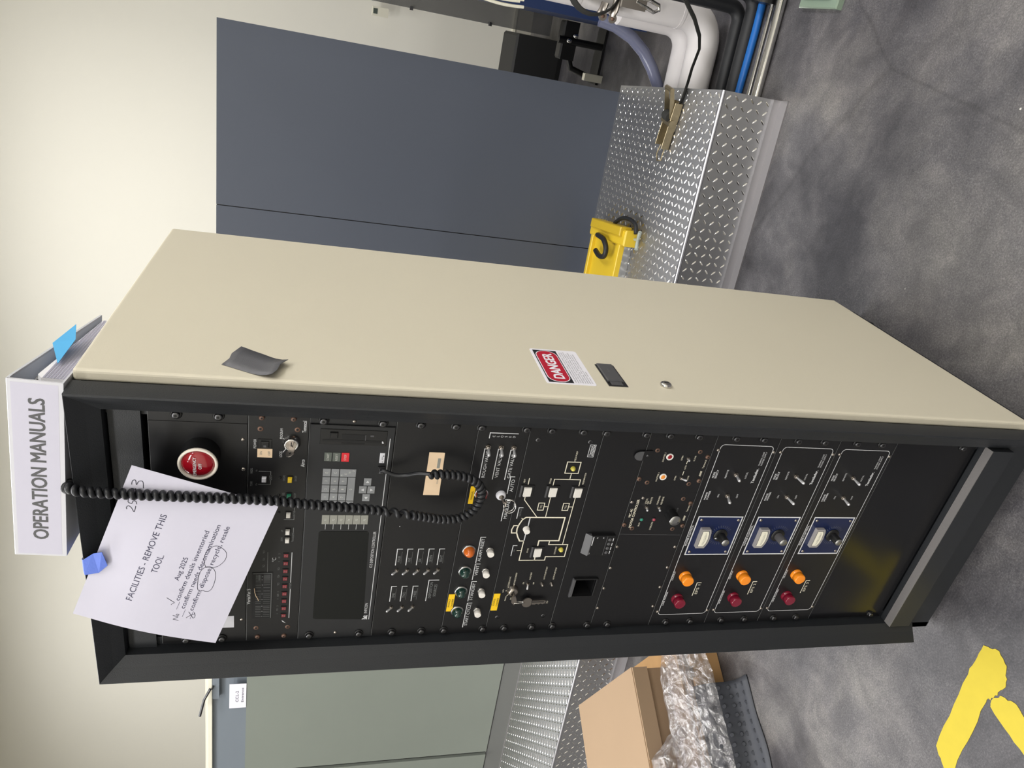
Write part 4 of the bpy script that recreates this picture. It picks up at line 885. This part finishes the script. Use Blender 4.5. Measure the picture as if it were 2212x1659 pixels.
# ---------------------------------------------------------------- three thermal power supplies
def power_supply(k, zb, label):
    r, f = module('thermal_power_supply', label, 'power supply', zb, zb+133.35); r['group'] = 'thermal power supplies'
    z = zb-646.6
    def V(v): return v+z
    q = []
    for cx, cy, a0 in ((209, 758, 0), (-204, 758, PI/2), (-204, 662, PI), (209, 662, 3*PI/2)):
        for i in range(6): a = a0+i*PI/10; q.append((cx+8*math.cos(a), V(cy+8*math.sin(a))))
    f.stroke(q, 1.2, silk, closed=True)
    f.stroke([(50, V(756)), (50, V(659)), (-46, V(659)), (-46, V(756))], 2.6, silk, .5, closed=True)
    f.box(-44.8, 48.8, V(660.2), V(754.8), 0, .4, blueface)
    f.text('POWER CONTROL', 3, V(760), 4.4, silk, 52, bold=.1)
    f.text('MODE', 149, V(757), 4, silk, 13, bold=.12); f.text('SELECT', 151, V(751.5), 4, silk, 19, bold=.12); f.text('MAINS', 100, V(757), 4, silk, 17, bold=.12); f.text('POWER', 102, V(751.5), 4, silk, 20, bold=.12)
    f.text('REMOTE', 152, V(730.5), 3.6, silk, 19); f.text('LOCAL', 150, V(687.5), 3.6, silk, 15); f.text('ON', 101, V(730.5), 3.6, silk, 7); f.text('OFF', 101, V(689), 3.6, silk, 9.5)
    f.text('Tentlader.', 149, V(667.5), 6, silk, 34, bold=.25); f.text('THERMAL EVAP', 188.5, V(669), 3.4, silk, 31); f.text('POWER SUPPLY', 189, V(664), 3.4, silk, 31)
    f.text('OUTPUT', -103, V(761), 3.8, silk, 24, bold=.1); f.text('LINE POWER', -166, V(761), 3.8, silk, 38, bold=.1)
    f.stroke([(-160, V(702)), (-123.5, V(702)), (-123.5, V(692))], 1.8, C_, .4); f.text('EPS %d' % k, -129, V(692.5), 6, C_, 26, 'R')
    for i in range(23):
        a = math.radians(232-i*12.9); c, s_ = math.cos(a), math.sin(a); f.stroke([(4+19*c, V(694+19*s_)), (4+24.5*c, V(694+24.5*s_))], .45, silkd, .5)
    f.build('faceplate', r)
    screws(r, 'cup', [(232.5, V(742)), (232.5, V(683.5)), (-232.5, V(742)), (-232.5, V(684))], 'rack_screw')
    screws(r, 'dome', [(205, V(769)), (204.5, V(650.6)), (-203, V(769)), (-203.5, V(651.5))])
    o = screw_mesh(42, V(748), 'dome').build('blue_plate_screw', r); repeat(o, [(-81, 0), (0, -82), (-81, 0-82)], r)
    # meter
    b = MB(); b.prism([(24, V(743.5)), (24, V(724)), (16, V(721)), (0, V(719.5)), (-12, V(720.5)), (-23, V(725)), (-23, V(743.5))], .4, 8, clear)
    b.prism([(20.5, V(741)), (20.5, V(727)), (14, V(724.4)), (0, V(723)), (-11, V(724)), (-19, V(727.6)), (-19, V(741))], 8, 8.2, greyplastic)
    b.prism([(19.5, V(740)), (19.5, V(728)), (13.5, V(725.5)), (0, V(724.2)), (-10.5, V(725.2)), (-18, V(728.5)), (-18, V(740))], 8.2, 8.4, trimw)
    for i in range(9): u = -14+3.5*i; b.stroke([(u, V(729.5+.02*(u**2)*.4)), (u, V(734))], .5, greyplastic, 8.6)
    b.stroke([(-15, V(731)), (0, V(729)), (15, V(731))], .4, greyplastic, 8.6); b.build('panel_meter', r)
    # knob with skirt
    kn = [None, blkplastic, knobgrey, blkplastic][k]; rot = [0, 2.1, 0, 3.0][k]
    b = MB(); b.lathe(4, V(694), [(15, .4), (15, 2.2), (13, 3.6), (9, 4.2)], blkplastic, 36); b.lathe(4, V(694), [(9, 4), (8.6, 23), (8, 24)], kn, 30); o = b.build('control_knob', r)
    b = MB(); b.lathe(4, V(694), [(8, 23.6), (7.4, 25), (.01, 25)], alu, 30); b.build('aluminium_cap', o)
    if k != 2:
        c, s_ = math.cos(rot), math.sin(rot); b = MB(); b.add([(4+14*c, V(694+14*s_), 3.4), (4+10*c-2*s_, V(694+10*s_+2*c), 4.6), (4+10*c+2*s_, V(694+10*s_-2*c), 4.6)], [(0, 1, 2)], silk); b.build('pointer', o)
    for u, v, m, nm in ((-104, 737, orangelens, 'amber_lamp'), (-166, 735.5, reddark, 'maroon_lamp')):
        b = MB(); b.lathe(u, V(v), [(12.8, 0), (12.8, 5), (11.8, 5.4), (11.8, 7), (12.4, 7.4), (12, 17), (11.2, 18.4), (10.2, 18.6), (.01, 18.4)], m, 34); b.build(nm, r)
    w = 22; dv = [0, 5, -3, 1][k]
    toggle(r, 151, V(712.5), [0, 2, 0, 0][k], dv, w); toggle(r, 101.5, V(713), 0, dv+1, w)
    chassis(r, zb, zb+133)
    return r
power_supply(1, 646.6, 'upper power supply lettered EPS 1, under the motor controller panel')
power_supply(2, 513.2, 'middle power supply lettered EPS 2, between its two twins')
power_supply(3, 379.9, 'lowest power supply lettered EPS 3, above the plain glossy panel')

r, f = module('blank_panel', 'plain glossy black panel at the bottom of the rack', 'panel', 181, 379.9, glossblk)
f.build('faceplate', r)
screws(r, 'cup', [(232.5, 216), (-232.5, 213)], 'rack_screw')

# ================================================================ THINGS ON THE RACK
# coiled handset cord
path = [(.1265, -.030, 1.8165), (.130, -.046, 1.8155), (.1345, -.055, 1.806), (.1345, -.0605, 1.79), (.1325, -.063, 1.718), (.130, -.0635, 1.645), (.1275, -.063, 1.582), (.1245, -.063, 1.53), (.118, -.062, 1.489), (.1045, -.055, 1.403), (.092, -.05, 1.344), (.082, -.045, 1.308), (.068, -.036, 1.262), (.072, -.034, 1.233), (.094, -.034, 1.2125), (.126, -.035, 1.208), (.148, -.036, 1.222), (.158, -.036, 1.246), (.161, -.036, 1.276), (.160, -.035, 1.300)]
sp = spline(path, 20)
def helix(P, R, pitch, per=14):
    out = []; x = None; ph = 0; 
    L = [0]
    for i in range(1, len(P)): L.append(L[-1]+(P[i]-P[i-1]).length)
    tot = L[-1]; s_ = 0; j = 0; ds = None
    while s_ < tot:
        while j < len(L)-2 and L[j+1] < s_: j += 1
        t = (s_-L[j])/max(1e-9, L[j+1]-L[j]); p = P[j].lerp(P[j+1], t); d = (P[j+1]-P[j]).normalized()
        x = d.orthogonal().normalized() if x is None else (x-d*x.dot(d)).normalized(); y = d.cross(x)
        f_ = s_/tot; pt = pitch(f_); out.append(p+x*(R*math.cos(ph))+y*(R*math.sin(ph)))
        ph += 2*PI/per; s_ += pt/per
    return out
def pitchf(f_): return .0104 if f_ < .60 else (.018 if f_ < .66 else .0092)
hx = helix(sp, .0045, pitchf)
cd_ = thing('coiled_cord', (.13, -.06, 1.2), 'black coiled telephone-style cord hanging down the front of the rack', 'cord')
b = MB(ident); b.tube(hx, .0041, rubber, 10); b.build('coil', cd_)
tail = spline([hx[-1], (.158, -.030, 1.318), (.148, -.022, 1.335), (.1445, -.018, 1.352), (.149, -.014, 1.369), (.148, -.011, 1.374), (.1445, -.009, 1.3745)], 8)
b = MB(ident); b.tube(tail, .0034, rubber, 9); b.build('straight_tail', cd_)

# paper notice
PC = [Vector((-.103, -.060, 1.827)), Vector((.179, -.056, 1.728)), Vector((.112, -.060, 1.529)), Vector((-.172, -.065, 1.621))]
def pmap(s_, t, w=0):
    p = (1-s_)*(1-t)*PC[0]+s_*(1-t)*PC[1]+s_*t*PC[2]+(1-s_)*t*PC[3]
    k = math.exp(-(((s_-.36)/.3)**2+((t-.0)/.25)**2)); bow = -.006*math.sin(PI*t)*(1-s_)
    return p+Vector((0, .009*k+bow*-1*-1-w, 0))
def paper_at(u, v, w): return pmap(u/279, 1-v/216, w/1000)      # u right, v up in millimetres on the sheet
b = MB(paper_at); n1, n2 = 24, 18
for w in (0, .3):
    b.add([(279*i/n1, 216*j/n2, w) for j in range(n2+1) for i in range(n1+1)], [(j*(n1+1)+i, j*(n1+1)+i+1, (j+1)*(n1+1)+i+1, (j+1)*(n1+1)+i) for j in range(n2) for i in range(n1)], paperm, True)
def PU(s_): return 279*s_
def PV(t): return 216*(1-t)
def ptxt(t, s0, s1, tb, h): b.text(t, PU(s0), PV(tb), h, ink, PU(s1)-PU(s0), 'L', w=.55)
ptxt('FACILITIES - REMOVE THIS', .186, .771, .328, 9.6); ptxt('TOOL.', .402, .525, .413, 9.6); ptxt('Aug 2025', .389, .547, .569, 7.6)
ptxt('confirm details inventoried', .259, .741, .630, 7.6); ptxt('confirm needs decontamination', .212, .794, .686, 7.6); ptxt('confirm: dispose, recycle, resale', .209, .798, .748, 7.6)
for s0, s1, t in ((.197, .253, .635), (.153, .208, .694), (.148, .206, .752)): b.stroke([(PU(s0), PV(t)), (PU(s1), PV(t))], .5, ink, .55)
def pens(pts, wd=.75, closed=False):
    q = [(p.x, p.y) for p in spline([(PU(a), PV(c), 0) for a, c in pts], 5)]; b.stroke(q, wd, pen, .6, closed)
pens([(.221, .587), (.23, .592), (.240, .602), (.250, .575), (.262, .540)])
pens([(.124, .680), (.126, .640)]); pens([(.126, .640), (.148, .668)]); pens([(.148, .668), (.152, .628)])
pens([(.160, .648), (.166, .650), (.167, .664), (.160, .666), (.158, .655), (.160, .648)], .65)
pens([(.151, .722), (.172, .742), (.190, .768)]); pens([(.196, .722), (.178, .745), (.158, .770), (.175, .777), (.199, .760)])
pens([(.514, .705), (.56, .672), (.612, .667), (.655, .695), (.664, .735), (.638, .795), (.590, .810), (.541, .785), (.520, .745), (.514, .705)])
pens([(.360, .760), (.356, .72), (.41, .695), (.482, .684), (.521, .715), (.515, .76), (.473, .795), (.40, .808), (.362, .795), (.356, .76)])
pens([(.741, .074), (.752, .066), (.764, .076), (.756, .098), (.738, .122), (.775, .118)], 1)
pens([(.806, .060), (.786, .064), (.782, .088), (.798, .090), (.803, .106), (.786, .120)], 1)
pens([(.854, .045), (.850, .082), (.878, .076)], 1); pens([(.872, .050), (.870, .118)], 1)
pens([(.893, .044), (.915, .040), (.923, .056), (.900, .072), (.922, .078), (.926, .102), (.890, .120)], 1)
tag(b.build('paper_notice', fix=False), 'white printed sheet reading REMOVE THIS TOOL, taped crookedly over the rack top', 'paper notice')
# blue tape
b = MB(ident)
A = [Vector((-.034, .01, 1.812)), Vector((-.012, .01, 1.812)), Vector((-.034, -.040, 1.8115)), Vector((-.009, -.040, 1.8115)), Vector((-.030, -.052, 1.806)), Vector((.0, -.052, 1.806)), Vector((-.022, -.056, 1.785)), Vector((.016, -.056, 1.790)), Vector((-.004, -.060, 1.771)), Vector((.024, -.062, 1.776))]
b.add([tuple(p) for p in A], [(0, 1, 3, 2), (2, 3, 5, 4), (4, 5, 7, 6), (6, 7, 9, 8)], bluetape)
o = b.build('blue_tape'); m_ = o.modifiers.new('s', 'SOLIDIFY'); m_.thickness = .0006
tag(o, 'small strip of blue masking tape holding the notice to the rack top', 'tape')

# binder on top
BD = Vector((-.281, -.022, .0165)).normalized(); BN = Vector((-.078, .997, 0)).normalized(); BU = BN.cross(BD).normalized(); BU = -BU if BU.z < 0 else BU
B0 = Vector((.290, -.029, 1.8100))
def bmap(u, v, w): return B0+BD*(u/1000)+BN*(v/1000)+BU*(w/1000)   # u along spine to the left, v back, w up
def lidz(v): return 66-37*max(0, v-12)/258
bi = thing('binder', (.15, .1, 1.8095), 'thick white ring binder lettered OPERATION MANUALS lying on the rack', 'binder')
b = MB(bmap); b.box(0, 284, 0, 3.2, 0, 67, whiteplas, 1); 
def spmap(u, v, w): return bmap(284-u, -w, v)
t = MB(spmap); t.v, t.fa, t.fm, t.sm, t.mats = b.v, b.fa, b.fm, b.sm, b.mats
t.text('OPERATION MANUALS', 144, 23, 20, greyplastic, 228, w=.25, bold=.6); t.box(3, 280, 6, 62, 0, .12, paperm); t.build('spine', bi)
b = MB(bmap); b.box(0, 284, 3.2, 272, 0, 3, whiteplas, .6); b.build('lower_cover', bi)
b = MB(bmap); b.add([(u, v, z) for u in (0, 284) for v, z in ((1, 67), (12, 66.5), (272, lidz(272)+.5), (272, lidz(272)-2.5), (12, 63.5), (1, 63.8))], [(0, 1, 2, 3, 4, 5), (11, 10, 9, 8, 7, 6), (0, 6, 7, 1), (1, 7, 8, 2), (2, 8, 9, 3), (3, 9, 10, 4), (4, 10, 11, 5), (5, 11, 6, 0)], whiteplas); b.build('upper_cover', bi)
b = MB(bmap); b.add([(2, 12, 62.9), (282, 12, 62.9), (282, 270, lidz(270)-3.1), (2, 270, lidz(270)-3.1)], [(0, 1, 2, 3)], bindergrey); b.build('cover_lining', bi)
pg = []
for u in (6, 272): pg += [(u, 24, 4), (u, 24, 34), (u, 34, 41), (u, 262, 22), (u, 264, 4)]
b = MB(bmap); b.add(pg, [(0, 1, 2, 3, 4), (9, 8, 7, 6, 5), (0, 5, 6, 1), (1, 6, 7, 2), (2, 7, 8, 3), (3, 8, 9, 4), (4, 9, 5, 0)], pages)
for i in range(22): w = 5+1.3*i; b.box(4.8 if i % 3 else 5.4, 6, 24, min(262, 34+(41-w)*11.5), w, w+.5, paperm)
b.build('page_block', bi)
b = MB(bmap); b.tube([(14, 30, 8), (14, 18, 16), (14, 15, 30), (14, 24, 42), (14, 40, 44)], 2, chrome, 8); b.box(10, 30, 5, 14, 3, 12, nickel, 1.5); b.build('ring_mechanism', bi)
SN = [Vector((.292, .085, 1.858)), Vector((.299, .14, 1.8425)), Vector((.298, .09, 1.829)), Vector((.286, .034, 1.8365))]
b = MB(ident); b.add([tuple(p) for p in SN], [(0, 1, 2, 3)], stickyblue); o = b.build('sticky_note'); m_ = o.modifiers.new('s', 'SOLIDIFY'); m_.thickness = .0004
tag(o, 'square blue sticky note poking out of the binder pages', 'sticky note')

# danger sign and duct tape on the cream door
b = MB(side_mm)
def rrect(u0, u1, v0, v1, r_, k=5):
    q = []
    for cx, cy, a0 in ((u1-r_, v1-r_, 0), (u0+r_, v1-r_, PI/2), (u0+r_, v0+r_, PI), (u1-r_, v0+r_, 3*PI/2)):
        for i in range(k+1): a = a0+i*PI/2/k; q.append((cx+r_*math.cos(a), cy+r_*math.sin(a)))
    return q
U0, U1, V0, V1 = 45, 180, 1016, 1108
b.prism(rrect(U0, U1, V0, V1, 5), 0, .4, signwhite); b.box(U0+5, U1-5, 1057, 1103, .4, .5, signblack); b.prism(rrect(U0+7, U1-7, 1059, 1101, 19), .5, .6, signwhite); b.prism(rrect(U0+8.5, U1-8.5, 1060.5, 1099.5, 18), .6, .7, dangerred)
b.text('DANGER', (U0+U1)/2, 1070, 20, signwhite, 96, w=.8, bold=.9)
lines = ['THIS EQUIPMENT MAY CONTAIN TOXIC', 'POWER SOURCES UNDER HIGH VOLTAGE', 'YOU DO NOT HAVE ACCESS TO SERVICE', 'PERSONNEL. DO NOT BYPASS SAFETY', 'INTERLOCKS. SERVICE BY QUALIFIED', 'PERSONNEL ONLY. FOLLOW LOCKOUT', 'PROCEDURES OF THE SYSTEM MANUAL', 'AT ALL TIMES']
for i, t in enumerate(lines): b.text(t, U0+7, 1051.3-4.35*i, 2.3, signblack, min(120, len(t)*3.7), 'L', w=.5)
tag(b.build('danger_sticker'), 'white DANGER warning sticker with red oval on the cream door', 'warning sign')
b = MB(side_mm); g = []
top = [(39, 1622), (58, 1613.5), (74, 1612), (98, 1601)]; bot = [(0.5, 1548), (15, 1541), (33, 1538.5), (50, 1528)]
for j in range(9):
    t = j/8
    for i in range(4):
        a, c = top[i], bot[i]; u = a[0]+(c[0]-a[0])*t+(10*math.sin(PI*t) if i > 1 else 0)*.6; v = a[1]+(c[1]-a[1])*t
        g.append((u, v, .5+(6*(t-.6)**2*10 if t > .6 else 0)+(5*(.3-t)*(i/3)*2 if t < .3 else 0)))
b.add(g, [(j*4+i, j*4+i+1, j*4+i+5, j*4+i+4) for j in range(8) for i in range(3)], ducttape, True)
o = b.build('duct_tape_strip'); m_ = o.modifiers.new('s', 'SOLIDIFY'); m_.thickness = .0005
tag(o, 'torn strip of grey duct tape stuck high on the cream door', 'tape')

# ================================================================ FLOOR THINGS
def jag(pts, amp=.002, n=6, seed=3):
    rnd = random.Random(seed); out = []
    for i in range(len(pts)):
        a, c = pts[i], pts[(i+1) % len(pts)]
        for k in range(n): t = k/n; out.append((a[0]+(c[0]-a[0])*t+rnd.uniform(-amp, amp), a[1]+(c[1]-a[1])*t+rnd.uniform(-amp, amp)))
    return out
fm_ = thing('floor_marking', (-.38, -.2, 0), 'worn yellow painted T-shaped mark on the concrete floor', 'floor marking')
b = MB(ident); b.prism(jag([(-.215, -.118), (-.198, -.150), (-.214, -.182), (-.252, -.200), (-.288, -.196), (-.315, -.186), (-.520, -.2165), (-.540, -.200), (-.515, -.155), (-.30, -.124)], .0022, 7), .0004, .0012, floorpaint); b.build('long_bar', fm_)
b = MB(ident); b.prism(jag([(-.278, -.203), (-.262, -.235), (-.28, -.30), (-.30, -.38), (-.36, -.37), (-.335, -.29), (-.318, -.2), (-.30, -.194)], .0018, 6, 5), .0004, .0012, floorpaint); b.build('short_bar', fm_)

# pallet load on the left
def RM(o_, ang):
    c, s_ = math.cos(ang), math.sin(ang)
    return lambda u, v, w: Vector((o_[0]+u*c-v*s_, o_[1]+u*s_+v*c, o_[2]+w))
E0 = (-1.176, .636, .15)
ea = math.atan2(.883-.636, -1.709+1.176)      # edge going back-left
# cardboard box: u along (FR -> front-left), v along (FR -> back)
fl = Vector((-1.327+1.176, .349-.636, 0)).normalized(); bk = Vector((-.533, .247, 0)).normalized()
def cmap(u, v, w): return Vector(E0)+fl*u+bk*v+Vector((0, 0, w))
cb = thing('cardboard_box', tuple(cmap(.25, .25, 0)), 'plain brown cardboard box lying closed on the wrapped pallet', 'cardboard box')
b = MB(cmap); b.box(.0, .60, .008, .585, .0, .155, cardm); b.build('carton_body', cb)
b = MB(cmap); b.box(-.004, .604, -.004, .59, .1565, .1615, cardm, .001); b.box(-.002, .602, -.010, -.004, .10, .158, cardm); b.box(.0, .60, .003, .008, .1, .157, darkhole); b.build('lid_flap', cb)
b = MB(cmap); b.box(.36, .606, .0, .59, .1617, .1620, cardtape); b.box(.30, .606, -.0106, -.0101, .10, .16, cardtape); b.build('packing_tape', cb)
pl = thing('wooden_pallet', tuple(cmap(.3, .2, -.15)), 'low wooden pallet under the cardboard box and stretch film', 'pallet')
for i in range(6):
    b = MB(cmap); b.box(-.09+.16*i, .03+.16*i, -.12, .62, -.038, -.018, wood, .002); b.build('deck_board', pl)
for v in (-.10, .22, .53):
    b = MB(cmap); b.box(-.09, .85, v, v+.08, -.148, -.038, wood, .002); b.build('stringer', pl)
from mathutils import noise
ml = thing('rubber_mat', tuple(cmap(.5, -.12, -.1)), 'dark grey studded rubber mat draped over the pallet edge', 'mat')
prof_m = [(-.012, -.0165), (-.05, -.014), (-.10, -.014), (-.128, -.018), (-.140, -.04), (-.146, -.08), (-.152, -.12), (-.165, -.142), (-.20, -.1465), (-.24, -.1465)]
def matpt(u, j, off=0):
    v, w = prof_m[j]; n_ = noise.noise(Vector((u*7, j*.5, 1)))
    return (u, v+.012*n_-(.02*math.sin(u*5) if j > 3 else 0)-off, w+(.006*n_ if j < 8 else 0)+off*.4)
b = MB(cmap); nu = 40; g = [matpt(.10+.75*i/nu, j) for j in range(len(prof_m)) for i in range(nu+1)]
b.add(g, [(j*(nu+1)+i, j*(nu+1)+i+1, (j+1)*(nu+1)+i+1, (j+1)*(nu+1)+i) for j in range(len(prof_m)-1) for i in range(nu)], darkrub, True)
o = b.build('mat_sheet', ml); m_ = o.modifiers.new('s', 'SOLIDIFY'); m_.thickness = .003; m_.offset = 0
b = MB(cmap)
for i in range(24):
    for j in range(1, 9):
        p_ = matpt(.12+.03*i, j, .002); q_ = matpt(.12+.03*i, j, .006); b.seg(p_, q_, .008, .006, darkrub, 8)
b.build('mat_stud', ml)['kind'] = 'stuff'
def crumple(name, u0, u1, prof_, m, amp, seed, parent, nu, nv):
    # crumpled sheet following a cross profile [(v, w)]
    P_ = spline([(0, a, c) for a, c in prof_], max(2, nv//(len(prof_)-1))); g = []
    for j, p_ in enumerate(P_):
        for i in range(nu+1):
            t = i/nu; u = u0+(u1-u0)*t; end = min(1, t*6, (1-t)*6)
            q = Vector((u*9, p_.y*9, p_.z*9+seed)); q2 = q*3.1
            # sharp folds: ridged noise
            r1 = 1-2*abs(noise.noise(q*1.3)); r2 = 1-2*abs(noise.noise(q2)); r3 = noise.noise(q*.6)
            a = amp*(.6*r1+.35*r2+.5*r3)
            g.append((u+amp*.5*noise.noise(q2+Vector((5, 5, 5))), p_.y-a*.55, -.012+(p_.z+.012)*(.35+.65*end)+a*.6))
    n_ = len(P_); b = MB(cmap)
    b.add(g, [(j*(nu+1)+i, j*(nu+1)+i+1, (j+1)*(nu+1)+i+1, (j+1)*(nu+1)+i) for j in range(n_-1) for i in range(nu)], m, False)
    return b.build(name, parent, fix=False)
sf = thing('stretch_film', tuple(cmap(.35, -.07, 0)), 'crumpled clear plastic stretch film heaped on the pallet beside the box', 'plastic film')
crumple('film_heap', -.10, .82, [(-.022, .0), (-.026, .04), (-.05, .075), (-.085, .07), (-.12, .04), (-.145, .01), (-.165, -.03), (-.178, -.07)], film, .022, 3, sf, 150, 50)
crumple('film_heap', .22, .72, [(-.020, .09), (-.022, .14), (-.045, .165), (-.08, .14), (-.09, .10), (-.07, .07)], film, .03, 8, sf, 100, 40)
crumple('film_heap', -.05, .75, [(-.03, .01), (-.04, .04), (-.07, .06), (-.10, .04), (-.13, .0)], film, .02, 21, sf, 120, 30)
b = MB(cmap); b.box(-.10, .42, -.115, -.02, -.012, .028, cardm, .001); b.box(-.1, .42, -.1155, -.115, .004, .012, wood); tag(b.build('cardboard_sheet'), 'folded kraft cardboard showing through the film beside the rack', 'cardboard')
